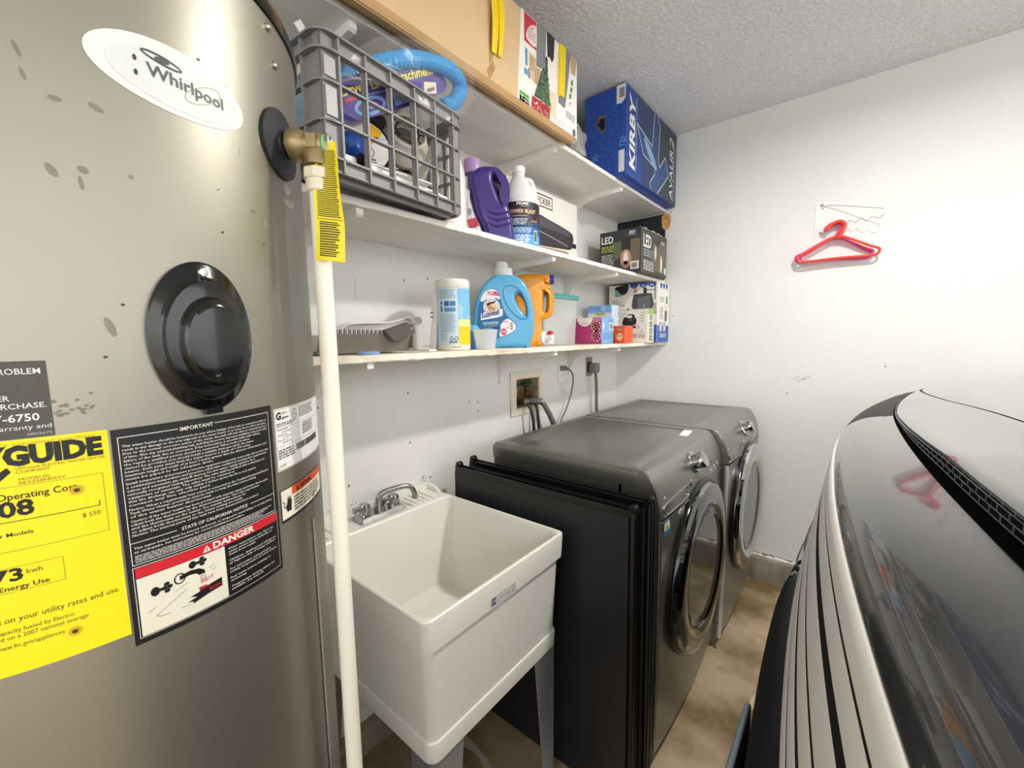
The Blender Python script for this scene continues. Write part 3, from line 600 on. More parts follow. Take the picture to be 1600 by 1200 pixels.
# ------------------------------------------------------------------ washer and dryer
tit = M('titanium_enamel', '#918f8a', 0.30, 0.75, vary=0.06, vs=5, bump=0.03, bs=500)
titd = M('dark_titanium_enamel', '#8b8984', 0.32, 0.75, vary=0.08, vs=5)
titl = M('silver_trim_paint', '#8b8a88', 0.25, 0.85, vary=0.05)
chr2 = M('mirror_chrome', '#c4c5c6', 0.06, 1.0, vary=0.02)
chrd = M('smoked_chrome', '#8d8e90', 0.09, 1.0, vary=0.05)
dglass = M('dark_door_glass', '#101113', 0.07, vary=0.1, coat=0.2)
XB, ZT, WD = 0.176, 0.894, 0.676
def laundry(name, label, cat, y0, dx, washer):
    yc = y0 + WD / 2
    t = thing(name, label, cat, (0.5, yc, ZF))
    bow = lambda y: dx + 0.012 * (1 - ((y - yc) / (WD / 2)) ** 2)
    ys = [y0 + 0.0015] + [y0 + WD * i / 14 for i in range(15)][0:0] + [y0 + 0.006 + (WD - 0.012) * i / 14 for i in range(15)] + [y0 + WD - 0.0015]
    def ins(y): return 0.007 if (y < y0 + 0.003 or y > y0 + WD - 0.003) else 0.0
    # cabinet
    bm = B(); rings = []
    for y in ys:
        b = bow(y) - ins(y); rings.append([(XB, y, -0.02), (0.785 + b, y, -0.02), (0.800 + b, y, 0.0), (0.806 + b, y, 0.05), (0.812 + b, y, 0.3), (0.8125 + b, y, 0.6), (0.811 + b, y, 0.756), (0.780 + b, y, 0.758), (0.690, y, 0.758), (0.690, y, 0.843), (XB, y, 0.843)])
    loft(bm, rings); obj('cabinet', bm, titd, t, 0.5)
    # control console
    bm = B(); rings = []
    for y in ys:
        b = bow(y) - ins(y) * 0.8; rings.append([(0.680, y, 0.7585), (0.812 + b, y, 0.760), (0.8135 + b, y, 0.772), (0.808 + b, y, 0.806), (0.799 + b, y, 0.838), (0.788 + b, y, 0.862), (0.775 + b, y, 0.884), (0.762 + b, y, 0.8945), (0.748 + b, y, 0.8965), (0.680, y, 0.8965)])
    loft(bm, rings); con = obj('control_console', bm, tit, t, 0.5)
    # lid
    bm = B()
    z1 = 0.8975
    loft(bm, [rr(XB - .003, 0.738, y0 - .001, y0 + WD + .001, 0.8425, 0.005), rr(XB - .005, 0.739, y0 - .003, y0 + WD + .003, 0.848, 0.006), rr(XB - .005, 0.739, y0 - .003, y0 + WD + .003, 0.884, 0.006), rr(XB + .003, 0.738, y0 + .005, y0 + WD - .005, z1 - .001, 0.006), rr(XB + .012, 0.737, y0 + .012, y0 + WD - .012, z1, 0.012), rr(XB + .030, 0.690, y0 + .045, y0 + WD - .045, z1, 0.012), rr(XB + .036, 0.684, y0 + .051, y0 + WD - .051, z1 - .004, 0.012)])
    obj('lid', bm, tit, t, 0.5)
    # crease line above the door
    bm = B(); tube(bm, [(0.8135 + bow(y), y, 0.756 + 0.010 * (1 - ((y - yc) / (WD / 2)) ** 2) - 0.006) for y in ys], 0.0028, 8); obj('crease_trim', bm, titl, t, True)
    bm = B()
    tube(bm, [(0.806 + dx - .004, y0 + .004, 0.0), (0.8115 + dx - .004, y0 + .004, 0.3), (0.811 + dx - .004, y0 + .004, 0.752)], 0.0042 if washer else 0.0085, 10); obj('edge_strip', bm, M('edge_highlight_silver', '#d2d2d1', 0.3, 0.35) if not washer else titl, t, True)  # dryer's paler, thicker tube stands in for the highlight along its rounded edge
    # door
    dc = Vector((0.812 + dx, yc, 0.49))
    bm = B(); lathe(bm, [(0.297, 0.0), (0.298, 0.016), (0.293, 0.021), (0.280, 0.0215), (0.280, 0.0)], dc, (1, 0, 0), 72); obj('door_gasket', bm, M('black_trim', '#141416', 0.25), t, 0.6)
    bm = B(); lathe(bm, [(0.288, 0.015), (0.289, 0.030), (0.283, 0.040), (0.268, 0.045), (0.240, 0.047), (0.215, 0.044), (0.205, 0.036), (0.203, 0.020)], dc, (1, 0, 0), 72); dr = obj('door_ring', bm, chrd if washer else chr2, t, 0.6)
    bm = B(); lathe(bm, [(0.205, 0.034), (0.196, 0.040), (0.185, 0.037), (0.165, 0.030), (0.12, 0.023), (0.06, 0.0195), (0.004, 0.019)], dc, (1, 0, 0), 60); obj('door_glass', bm, dglass, dr, 0.8)
    bm = B(); tube(bm, [dc + Vector((0.030, 0.291 * math.cos(a), 0.291 * math.sin(a))) for a in [PI * (0.96 + 0.10 * i / 10) for i in range(11)]], 0.006, 8); obj('door_catch', bm, M('black_trim', '#141416', 0.25), dr, True)
    # dial
    n = Vector((0.898, 0, 0.44)).normalized(); kb = Vector((0.790 + bow(yc), yc - 0.018, 0.853))
    bm = B(); lathe(bm, [(0.037, 0), (0.037, 0.006), (0.033, 0.010), (0.026, 0.011), (0.0255, 0.024), (0.028, 0.026), (0.028, 0.040), (0.0255, 0.044), (0.020, 0.043), (0.002, 0.042)], kb, n, 40); kn = obj('dial', bm, chr2, con, 0.6)
    # drawer pull and buttons
    fm = lambda a, b, c: Vector((0.8125 + bow(y0 + a) + c - (b - 0.78) * 0.15, y0 + a, b))
    if True:
        o1 = sm2([(0.022, 0.800), (0.19, 0.812), (0.215, 0.806), (0.213, 0.788), (0.19, 0.772), (0.03, 0.766), (0.02, 0.774)], 4); o2 = sm2([(0.030, 0.795), (0.19, 0.806), (0.207, 0.802), (0.204, 0.789), (0.187, 0.777), (0.036, 0.772), (0.029, 0.778)], 4)
        obj('drawer_pull', plate([o1, o2], 0.010, 0.003, fm), tit, con, 0.6)
        obj('drawer_recess', plate([o2], 0.003, 0.001, lambda a, b, c: fm(a, b, c - .001)), M('brushed_recess', '#9a9894', 0.25, 0.9), con, 0.6)
    p0 = fm(0.245, 0.806, -0.001)
    bm = B(); lathe(bm, [(0.011, 0), (0.011, 0.003), (0.008, 0.005), (0.001, 0.0055)], p0, (1, 0, 0.2), 18); obj('button', bm, chr2, con, 0.6)
    sl = lambda a, b, n_: Vector((0.8085 + bow(y0 + a) - b * 0.44 + n_ * 0.898, y0 + a, 0.806 + b * 0.898 + n_ * 0.44))
    pr = Print(sl, 0.02, base=0.0016)
    pr.rect(0.47, 0.004, 0.62, 0.075, M('display_gloss', '#46474a', 0.12), 0)
    for i in range(5): pr.rect(0.475 + .0, 0.012 + i * .012, 0.482, 0.018 + i * .012, '#c9c9c7', 1)
    pr.rect(0.50, 0.03, 0.585, 0.065, '#2b2c2f', 1)
    for i in range(3): pr.ell(0.46 + 0.055 * i, -0.012, 0.008, 0.006, '#b5b5b3', 1, 14)
    pr.build('display_print', con)
    pr = Print(sl, 0.02, base=0.0016)
    pr.text('6', 0.030, 0.010, 0.014, '#d9d9d7', 1, w=0.012); pr.text('th', 0.045, 0.018, 0.006, '#d9d9d7', 1, w=0.008); pr.ring(0.035, 0.0185, 0.009, 0.011, .0012, '#bfbfbd', 1, 18)
    pr.build('emblem', con)
    if washer:
        pr = Print(lambda a, b, n_: Vector((0.8125 + bow(y0 + a) + n_, y0 + a, b)), base=0.0012)
        pr.rect(0.018, 0.708, 0.058, 0.758, '#3f9fc4', 0); pr.rect(0.020, 0.722, 0.056, 0.742, '#eee6a8', 1); pr.rect(0.022, 0.744, 0.054, 0.754, '#d5edf5', 1); pr.ell(0.038, 0.730, 0.012, 0.006, '#6fa36a', 2, 14); pr.rect(0.022, 0.711, 0.054, 0.719, '#1c5f86', 1)
        pr.build('efficiency_sticker', t, 'small blue and cream sticker beside the washer door')
    for x in (0.23, 0.72):
        for y in (y0 + 0.06, y0 + WD - 0.06):
            bm = B(); lathe(bm, [(0.022, ZF), (0.022, ZF + .012), (0.010, ZF + .014), (0.010, -0.018)], (x, y, 0), n=14); obj('foot', bm, M('black_rubber', '#26272a', 0.55), t, 0.5)
    return t
laundry('washing_machine', 'dark grey front loading washing machine next to the black door panels', 'washer', 1.150, 0.0, True)
laundry('tumble_dryer', 'dark grey front loading dryer in the far corner by the back wall', 'dryer', 1.834, 0.024, False)
bm = B(); box(bm, -0.016, 0.016, -0.052, 0.052, 0, 0.0012)
c, s_ = math.cos(0.12), math.sin(0.12)
for v in bm.verts: v.co = Vector((0.706 + v.co.x * c - v.co.y * s_, 1.708 + v.co.x * s_ + v.co.y * c, 0.8975 + v.co.z))
cd_ = obj('paper_card', bm, ink('#f2f1ee'), None, loc=(0.706, 1.708, 0.8975)); props(cd_, 'small white card lying on the washing machine lid', 'card')

# ------------------------------------------------------------------ laundry hookups
lb = thing('laundry_outlet_box', 'recessed laundry valve box with a cream frame in the white wall', 'valve box', (0.0, 1.586, 1.026))
cream = M('cream_plastic', '#e6dfcd', 0.45, vary=0.08, vs=12)
bm = plate([[(1.461, 0.925), (1.712, 0.927), (1.709, 1.131), (1.461, 1.128)], [(1.502, 0.956), (1.502, 1.094), (1.681, 1.094), (1.681, 0.956)]], 0.008, 0.002, planemap((0.0045, 0, 0), (0, 1, 0), (0, 0, 1)), 1); obj('frame', bm, cream, lb)
bm = B(); y0, y1, z0, z1 = 1.5025, 1.6805, 0.9565, 1.0935
box(bm, -0.09, -0.086, y0, y1, z0, z1); box(bm, -0.09, 0, y0, y0 + .003, z0, z1); box(bm, -0.09, 0, y1 - .003, y1, z0, z1); box(bm, -0.09, 0, y0, y1, z0, z0 + .003); box(bm, -0.09, 0, y0, y1, z1 - .003, z1); obj('liner', bm, M('old_cream_plastic', '#b5a67c', 0.6, vs=20, col2='#7d6b45'), lb)
brz = M('corroded_brass', '#7a5a44', 0.5, 0.6, vs=50, col2='#4c342a')
for y in (1.548, 1.648):
    bm = B(); lathe(bm, [(0.011, 0.985), (0.014, 1.0), (0.014, 1.018), (0.009, 1.024), (0.0115, 1.035), (0.0115, 1.045), (0.006, 1.05), (0.005, 1.075)], (-0.045, y, 0), n=14); lathe(bm, [(0.010, 0), (0.010, 0.03), (0.013, 0.032), (0.013, 0.045)], (-0.045, y, 1.008), (0.8, 0, -0.6), 12); va_ = obj('valve', bm, brz, lb, 0.5)
    bm = B(); rings = []
    for z, r in ((1.052, 0.012), (1.055, 0.023), (1.064, 0.025), (1.068, 0.014)): rings.append([(-0.045 + r * (1 + .13 * math.cos(6 * a)) * math.cos(a), y + 1.35 * r * (1 + .13 * math.cos(6 * a)) * math.sin(a), z) for a in [2 * PI * k / 36 for k in range(36)]])
    loft(bm, rings); obj('valve_handle', bm, M('green_painted_metal', '#1f5a42', 0.4), va_, 0.5)
def hose(name, label, cat, pts, r, mat, n=10, extra=None, group=None):
    t = thing(name, label, cat, pts[-1]) if extra else None
    bm = B(); tube(bm, smooth_path(pts, 8), r, n)
    if not extra:
        o = obj(name, bm, mat, None, True, loc=pts[-1]); return props(o, label, cat, group)
    obj('cable' if ('cord' in name or 'cable' in name) else 'hose', bm, mat, t, True)
    for nm, b2, m2 in extra: obj(nm, b2, m2, t, 0.5)
    return t
bhm = M('black_braided_hose', '#1a1918', 0.5, vs=260, col2='#8b8882', lo=0.33, hi=0.38)
bm = B(); lathe(bm, [(0.012, 0), (0.014, 0.004), (0.014, 0.022), (0.010, 0.026)], (0.018, 1.548, 0.998), (0.75, -0.1, -0.66), 8)
hose('water_hose', 'black flecked water hose, left of two below the valve box', 'hose', [(0.022, 1.546, 0.994), (0.045, 1.548, 0.968), (0.058, 1.553, 0.93), (0.062, 1.560, 0.86), (0.064, 1.562, 0.72), (0.08, 1.56, 0.6)], 0.0075, bhm, extra=[('coupling', bm, M('bright_steel', '#c9c7c0', 0.25, 1.0))])
bm = B(); lathe(bm, [(0.012, 0), (0.014, 0.004), (0.014, 0.022), (0.010, 0.026)], (-0.008, 1.640, 0.985), (0.75, -0.2, -0.66), 8)
hose('water_hose', 'black flecked water hose, right of two below the valve box', 'hose', [(-0.002, 1.638, 0.982), (0.03, 1.62, 0.966), (0.052, 1.603, 0.94), (0.060, 1.602, 0.86), (0.066, 1.60, 0.72), (0.08, 1.60, 0.6)], 0.0075, bhm, extra=[('coupling', bm, M('bright_steel', '#c9c7c0', 0.25, 1.0))])
gh = M('grey_rubber_hose', '#6f7273', 0.5, vary=0.15, vs=30)
bm = B(); lathe(bm, [(0.0155, 0), (0.0155, 0.012)], (0.052, 1.622, 0.983), (0.2, 0.6, -0.25), 16)
hose('drain_hose', 'thick grey drain hose curving out of the wall box', 'hose', [(-0.05, 1.585, 0.972), (0.0, 1.590, 0.985), (0.035, 1.605, 0.987), (0.058, 1.635, 0.975), (0.066, 1.665, 0.935), (0.07, 1.70, 0.88), (0.074, 1.745, 0.79), (0.08, 1.77, 0.66)], 0.0135, gh, 14, extra=[('hose_clamp', bm, M('bright_steel', '#c9c7c0', 0.25, 1.0))])
wp = M('white_plate_plastic', '#efece4', 0.4, vary=0.03)
ot = thing('wall_outlet', 'white wall outlet under the lowest shelf with a thin grey cord', 'outlet', (0, 1.90, 1.105))
bm = B(); box(bm, 0.0005, 0.006, 1.858, 1.945, 1.050, 1.162, 0.0015); obj('cover_plate', bm, wp, ot)
for z in (1.083, 1.126):
    bm = B(); box(bm, 0.004, 0.0072, 1.888, 1.915, z - .014, z + .014, 0.001); so = obj('socket', bm, wp, ot)
    pr = Print(planemap((0.0072, 0, 0), (0, 1, 0), (0, 0, 1))); pr.rect(1.895, z - .004, 1.897, z + .006, '#3a3836'); pr.rect(1.905, z - .004, 1.907, z + .006, '#3a3836'); pr.ell(1.901, z - .008, .002, .002, '#3a3836', n=8); pr.build('slots', so)
gc = M('grey_cord', '#6a6a69', 0.45, vary=0.1)
bm = B(); loft(bm, [[(x, y_ + a * hw, z_ + b * hh) for a, b in ((-1, -1), (1, -1), (1, 1), (-1, 1))] for x, y_, z_, hw, hh in ((0.0085, 1.885, 1.124, .013, .012), (0.022, 1.887, 1.124, .013, .013), (0.034, 1.892, 1.121, .008, .009), (0.045, 1.899, 1.116, .005, .005))])
hose('power_cord', 'thin grey power cord looping down from the white outlet', 'cord', [(0.040, 1.895, 1.118), (0.052, 1.908, 1.108), (0.056, 1.922, 1.080), (0.055, 1.922, 1.04), (0.053, 1.90, 0.975), (0.056, 1.855, 0.915), (0.06, 1.80, 0.862), (0.07, 1.74, 0.77)], 0.0042, gc, 8, extra=[('plug', bm, gc)])
hose('loose_thread', 'thin pale wire hanging below the white outlet', 'wire', [(0.004, 1.875, 1.05), (0.012, 1.885, 1.01), (0.016, 1.915, 0.995), (0.012, 1.94, 0.992)], 0.0011, M('pale_wire', '#c3beb3', 0.5), 6)
o2 = thing('dryer_outlet', 'dark brown outlet on the wall behind the dryer', 'outlet', (0, 2.19, 1.113))
bm = B(); box(bm, 0.0005, 0.006, 2.158, 2.223, 1.058, 1.169, 0.0015); obj('cover_plate', bm, M('brushed_plate', '#8f877d', 0.4, 0.5), o2)
bm = B(); box(bm, 0.005, 0.010, 2.166, 2.216, 1.078, 1.142, 0.002); obj('socket', bm, M('black_trim', '#141416', 0.25), o2)
bm = B(); box(bm, 0.0105, 0.058, 2.168, 2.226, 1.076, 1.134, 0.009, 3)
hose('appliance_cable', 'thick grey dryer cord with a bulky plug dropping behind the dryer', 'cord', [(0.045, 2.192, 1.082), (0.05, 2.188, 1.05), (0.052, 2.190, 0.98), (0.053, 2.192, 0.86), (0.07, 2.192, 0.7)], 0.0085, gc, 10, extra=[('plug', bm, M('grey_plug', '#77787a', 0.5))])
# paint spill under the sink
pr = Print(planemap((0, 0, ZF), (1, 0, 0), (0, 1, 0)), base=0.0006)
pr.poly(sm2([(0.20, 0.87), (0.24, 0.885), (0.30, 0.885), (0.40, 0.865), (0.46, 0.84), (0.40, 0.84), (0.33, 0.862), (0.27, 0.855)], 4), '#cfc9b9', 0)
pr.poly(sm2([(0.985, 1.60), (1.02, 1.63), (1.03, 1.70), (1.0, 1.69), (0.985, 1.66)], 3), '#cfc0a0', 0)
pr.build('paint_spill', bpy.data.objects['floor'])
# ------------------------------------------------------------------ helpers for goods on the shelves
def carton(name, label, cat, x0, x1, y0, y1, z0, z1, mat, bev=0.002, group=None):
    t = thing(name, label, cat, ((x0 + x1) / 2, (y0 + y1) / 2, z0), group)
    bm = B(); box(bm, x0, x1, y0, y1, z0, z1, bev, 2); obj('carton', bm, mat, t)
    return t, planemap((x0, y0, z0), (1, 0, 0), (0, 0, 1)), planemap((x1, y0, z0), (0, 1, 0), (0, 0, 1))
def facing(o, n):
    n = Vector(n).normalized(); u = Vector((0, 0, 1)).cross(n).normalized(); return planemap(o, u, Vector((0, 0, 1)))
cardb = M('brown_cardboard', '#dcbd92', 0.8, vary=0.07, vs=5, bump=0.08, bs=90, stretch=(1, 1, 2))
white = '#f1efea'; blackk = '#1c1c1e'

# ------------------------------------------------------------------ grey milk crate
CO = Vector((0.3918, 0.441, S2 + 0.008)); CA = Vector((-0.098, 0.995, 0)).normalized(); CB = Vector((-CA.y, CA.x, 0)); CL, CDp, CH = 0.402, 0.315, 0.257
def cm(a, b, c): return CO + CA * a + CB * b + Vector((0, 0, c))
crm = M('grey_crate_plastic', '#8b8a8a', 0.42, vary=0.08, vs=12, bump=0.06, bs=120)
cr_ = thing('milk_crate', 'grey plastic milk crate full of oddments on the middle shelf', 'crate', CO + CA * CL / 2 + CB * CDp / 2)
def cbox(bm, a0, a1, b0, b1, c0, c1): 
    i0 = len(bm.verts); box(bm, a0, a1, b0, b1, c0, c1); bm.verts.ensure_lookup_table()
    for v in bm.verts[i0:]: v.co = cm(*v.co)
SIDES = (('f', CL, lambda u, o, c: (u, -o, c)), ('l', CDp, lambda u, o, c: (-o, u, c)), ('r', CDp, lambda u, o, c: (CL + o, u, c)), ('b', CL, lambda u, o, c: (u, CDp + o, c)))
def sbox(bm, fn, u0, u1, o0, o1, c0, c1):
    p = [fn(u, o, c) for u in (u0, u1) for o in (o0, o1) for c in (c0, c1)]
    cbox(bm, min(q[0] for q in p), max(q[0] for q in p), min(q[1] for q in p), max(q[1] for q in p), c0, c1)
def flange(bm, c0, c1, out, inn=0.0):
    ring = lambda e, c, r: [cm(x, y, c) for x, y, _ in rr(-e, CL + e, -e, CDp + e, 0, r)]
    a, b_, c_, d = ring(out, c0, 0.022 + out), ring(out, c1, 0.022 + out), ring(-inn, c1, 0.02), ring(-inn, c0, 0.02)
    R = [[bm.verts.new(p) for p in r] for r in (a, b_, c_, d)]
    for i in range(4):
        r, s2 = R[i], R[(i + 1) % 4]; n = len(r)
        for j in range(n): bm.faces.new((r[j], r[(j + 1) % n], s2[(j + 1) % n], s2[j]))
for c0, c1, o in ((CH - .004, CH, .012), (CH - .036, CH - .032, .012)):
    bm = B(); flange(bm, c0, c1, o, .003); obj('rim_flange', bm, crm, cr_)
bm = B(); flange(bm, CH - .034, CH - .002, 0.0, .004); obj('rim_band', bm, crm, cr_)
for c0 in (0.165, 0.092):
    bm = B(); flange(bm, c0, c0 + .004, 0.009, .003); obj('hoop', bm, crm, cr_)
bm = B(); flange(bm, 0.024, 0.028, .009, .003); flange(bm, 0.0, 0.004, .004, .003); flange(bm, 0.002, 0.026, 0.0, 0.003); obj('base_band', bm, crm, cr_)
bm = B(); cbox(bm, .004, CL - .004, .004, CDp - .004, 0.004, 0.010)
for i in range(5): cbox(bm, .02, CL - .02, 0.02 + .065 * i, 0.026 + .065 * i, -0.0075, 0.004)
obj('floor_grid', bm, crm, cr_)
for key, L, fn in SIDES:
    us = (.036, .099, .165, .236, .303, .370) if key in 'fb' else (.052, .112, .172, .232, .285)
    for u in us:
        bm = B(); sbox(bm, fn, u - .0022, u + .0022, -.002, .009, 0.002, CH - .002); sbox(bm, fn, u - .0055, u + .0055, -.004, .001, 0.02, CH - .03)
        for cc in (CH - .036, ):
            pass
        obj('upright', bm, crm, cr_)
for a0, a1, b0, b1 in ((0.0, .036, 0, .003), (0, .003, 0, .05), (CL - .022, CL, 0, .003), (CL - .003, CL, 0, .03), (0, .04, CDp - .003, CDp), (0, .003, CDp - .04, CDp), (CL - .04, CL, CDp - .003, CDp), (CL - .003, CL, CDp - .03, CDp)):
    bm = B(); cbox(bm, a0, a1, b0, b1, 0.004, CH - .004); obj('corner_panel', bm, crm, cr_)
bm = B(); sbox(bm, SIDES[0][2], 0.006, 0.030, 0.0, 0.0035, 0.176, CH - 0.045); sbox(bm, SIDES[0][2], 0.006, 0.030, 0.0, 0.0035, 0.104, 0.158); obj('corner_pad', bm, M('pale_crate_plastic', '#b4b3b2', 0.4), cr_)

# things in the crate
# lint kit: blue hose looped in a clear bag with its printed card
clear = M('clear_film', '#ffffff', 0.14, trans=0.0, alpha=0.06, vary=0, spec=0.5)
lk = thing('dryer_lint_kit', 'blue hose looped in a clear bag with a purple card, in the crate', 'hose kit', (0.33, 0.68, 1.78))
bhose = M('ribbed_blue_hose', '#2f9fe0', 0.35, vary=0.1, vs=30)
pts = smooth_path([(0.29, 0.50, 1.80), (0.295, 0.53, 1.845), (0.312, 0.575, 1.890), (0.352, 0.64, 1.925), (0.352, 0.715, 1.962), (0.356, 0.785, 1.978), (0.356, 0.832, 1.975), (0.352, 0.850, 1.955), (0.348, 0.836, 1.918), (0.335, 0.805, 1.895)], 14)
bm = B(); tube(bm, pts, 0.019, 14, radii=[0.0185 + (0.0013 if i % 2 else -0.0004) for i in range(len(pts))]); obj('hose', bm, bhose, lk)
KO = Vector((0.334, 0.500, 1.780)); KU = Vector((0.01, 1.0, 0.62)).normalized(); KV = Vector((0.22, -0.30, 1.0)); KV = (KV - KU * KV.dot(KU)).normalized()
kmap0 = planemap(KO + Vector((0, 0, -0.036)), KU, KV); kmap = lambda a, b, c=0.0: kmap0(a * 1.05, b * 0.74, c)
bm = B()
prism(bm, sm2([(0, 0), (0.17, -0.012), (0.345, 0), (0.352, 0.05), (0.345, 0.094), (0.17, 0.098), (0.0, 0.094), (-.006, 0.05)], 3), lambda u, v, k: kmap(u, v, -0.003 * k)); obj('card', bm, ink('#4a3b8f'), lk)
pr = Print(kmap); pr.rect(0.0, 0.088, 0.34, 0.094, '#8c7cc4', 0)
pr.text('Dryer Lint', 0.035, 0.056, 0.024, '#f4e24a', 1, w=0.128, bold=0.025); pr.text('Attachment', 0.180, 0.056, 0.024, '#f4e24a', 1, w=0.140, bold=0.025)
pr.rect(0.04, 0.041, 0.075, 0.050, '#d0324e', 0); pr.text('for use with most dryer types', 0.079, 0.043, 0.006, '#e8e4f2', 1, w=0.075)
pr.ring(0.10, 0.018, 0.045, 0.024, 0.009, '#7fa3dd', 0, 28); pr.ell(0.10, 0.018, 0.02, 0.008, '#8fb2de', 0); pr.rect(0.17, 0.0, 0.23, 0.022, '#8fb2de', 0); pr.rect(0.165, 0.022, 0.225, 0.034, '#e3b9c4', 0)
pr.rect(0.275, 0.004, 0.318, 0.036, '#efdcc6', 1, rot=-0.25); pr.bars(0.283, 0.010, 0.31, 0.020, blackk, 2, 14)
pr.build('card_print', lk)
bm = B(); rb = random.Random(3); rings = []
for k, (du, g) in enumerate(((0.026, 0), (-0.03, 0))):
    pass
outl = smooth_path([(0.385, 0.47, 1.79), (0.388, 0.53, 1.885), (0.383, 0.60, 1.945), (0.382, 0.68, 1.975), (0.382, 0.76, 2.004), (0.382, 0.83, 2.012), (0.382, 0.872, 2.012), (0.380, 0.874, 1.96), (0.378, 0.862, 1.905), (0.372, 0.80, 1.85), (0.37, 0.70, 1.81)], 4)
ctr = Vector((0.378, 0.68, 1.88))
rows = [[ctr.lerp(p, s) + Vector((rb.uniform(-.003, .003) - 0.004 * (1 - s), 0, 0)) for p in outl] for s in (1.0, 0.85, 0.65, 0.4, 0.1)]
loft(bm, rows, closed=False); obj('bag', bm, clear, lk, 0.9)
# round tin / spool with a yellow label, blue nozzle in front of it
sp_ = thing('cable_spool', 'white and yellow labelled spool with black rim inside the crate', 'spool', (0.25, 0.58, 1.70))
dn = Vector((0.86, -0.42, 0.28)).normalized(); dcn = Vector((0.296, 0.572, 1.736))
bm = B(); lathe(bm, [(0.075, -0.06), (0.079, -0.055), (0.079, -0.003), (0.075, 0.0), (0.070, -0.001)], dcn, dn, 40); obj('rim', bm, M('black_trim', '#141416', 0.25), sp_, 0.6)
fu = Vector((0, 0, 1)).cross(dn).normalized(); fv = dn.cross(fu); fmap = planemap(dcn, fu, fv)
pr = Print(fmap); pr.ell(0, 0, 0.071, 0.071, '#efece6', 0, 40); pr.poly([(-0.05, -0.05), (-0.026, -0.065), (0.058, 0.04), (0.035, 0.061)], '#f2b72a', 1)
pr.text('8', -0.045, 0.03, 0.018, '#55534f', 1); pr.scribble(-0.02, -0.062, 0.04, -0.03, 4, '#7a7671', 1); pr.scribble(0.012, 0.012, 0.048, 0.028, 3, '#5a4520', 2); pr.ring(0.015, -0.015, 0.02, 0.02, .002, '#b45a6a', 1, 20); pr.build('round_label', sp_)
bz = thing('blue_nozzle', 'deep blue funnel shaped plastic nozzle in front of the spool in the crate', 'nozzle', (0.335, 0.525, 1.68))
bm = B(); lathe(bm, [(0.012, 0.052), (0.0125, 0.01), (0.018, 0.004), (0.034, 0.0), (0.037, -0.006), (0.037, -0.012), (0.033, -0.017), (0.03, -0.03), (0.01, -0.032)], (0.330, 0.540, 1.703), (0.75, -0.08, -0.62), 32); obj('nozzle_body', bm, M('blue_plastic', '#1f4fa8', 0.35), bz, 0.6)
bm = B(); lathe(bm, [(0.0135, 0), (0.0135, 0.008), (0.006, 0.009)], Vector((0.330, 0.540, 1.703)) + Vector((0.75, -0.08, -0.62)).normalized() * 0.045, (0.75, -0.08, -0.62), 18); obj('tip_ring', bm, M('black_trim', '#141416', 0.25), bz, 0.6)
# black pouch
def blob(name, label, cat, c, s, mat, seed, amp=0.15, n=(18, 12), fn=None):
    rb = random.Random(seed); bm = B(); ph = [rb.uniform(0, 6.28) for _ in range(6)]; rings = []
    for j in range(n[1] + 1):
        t = -PI / 2 + PI * j / n[1]; ring = []
        for i in range(n[0]):
            a = 2 * PI * i / n[0]; k = 1 + amp * (math.sin(3 * a + ph[0] + 2 * t) * .5 + math.sin(5 * a + ph[1] - 3 * t) * .35 + math.sin(7 * t + ph[2] + a) * .3)
            q = lambda v: math.copysign(abs(v) ** 0.7, v)
            ring.append((c[0] + s[0] * k * q(math.cos(t)) * q(math.cos(a)), c[1] + s[1] * k * q(math.cos(t)) * q(math.sin(a)), c[2] + s[2] * k * q(math.sin(t))))
        rings.append(ring)
    loft(bm, rings); o = obj(name, bm, mat, None, True, loc=(c[0], c[1], c[2] - s[2])); return props(o, label, cat)
blob('black_pouch', 'soft black pouch behind the spool in the grey crate', 'pouch', (0.235, 0.60, 1.82), (0.05, 0.075, 0.03), M('black_cloth', '#2b2b2d', 0.7, vary=0.3, vs=20, bump=0.3), 2)
blob('blue_plastic_bag', 'crumpled pale blue plastic bag at the left end of the crate', 'bag', (0.22, 0.495, 1.79), (0.085, 0.026, 0.075), M('pale_blue_film', '#9cc6e0', 0.2, vary=0.25, vs=25, coat=0.5), 5, 0.3)
blob('grey_rag', 'crumpled grey brown rag lying over the papers in the crate', 'rag', (0.17, 0.69, 1.718), (0.09, 0.11, 0.022), M('grey_rag_cloth', '#9c948c', 0.8, vary=0.3, vs=30, bump=0.3), 8, 0.22)
# vent hood with spoked ring
vh = thing('vent_hood', 'off white plastic dryer vent hood with a spoked opening, in the crate', 'vent hood', (0.25, 0.72, 1.69))
ivp = M('ivory_plastic', '#d9d2c4', 0.4, vary=0.06)
bm = B(); vn = Vector((0.88, -0.25, 0.4)).normalized(); vc_ = Vector((0.283, 0.716, 1.803))
lathe(bm, [(0.030, 0.0), (0.046, 0.004), (0.052, 0.012), (0.052, 0.018), (0.046, 0.024), (0.062, 0.0), (0.066, -0.03), (0.055, -0.05), (0.034, -0.05), (0.030, -0.03)], vc_, vn, 36); obj('duct_ring', bm, ivp, vh, 0.6)
bm = B(); hb = planemap((0.235, 0.755, 1.80), (-0.25, 1.0, -0.75), (0.5, 0.5, 0.9)); prism(bm, sm2([(-0.10, -0.03), (-0.07, 0.045), (0.02, 0.06), (0.12, 0.04), (0.13, 0.0), (0.02, -0.03)], 4), lambda u, v, k: hb(u, v, 0.03 * (k - .5))); bmesh.ops.bevel(bm, geom=[e for e in bm.edges if e.calc_face_angle(0) > 0.9], offset=0.008, segments=3, affect='EDGES'); obj('hood_shell', bm, ivp, vh, 0.6)
bm = B(); x, y, d = frame_of(vn)
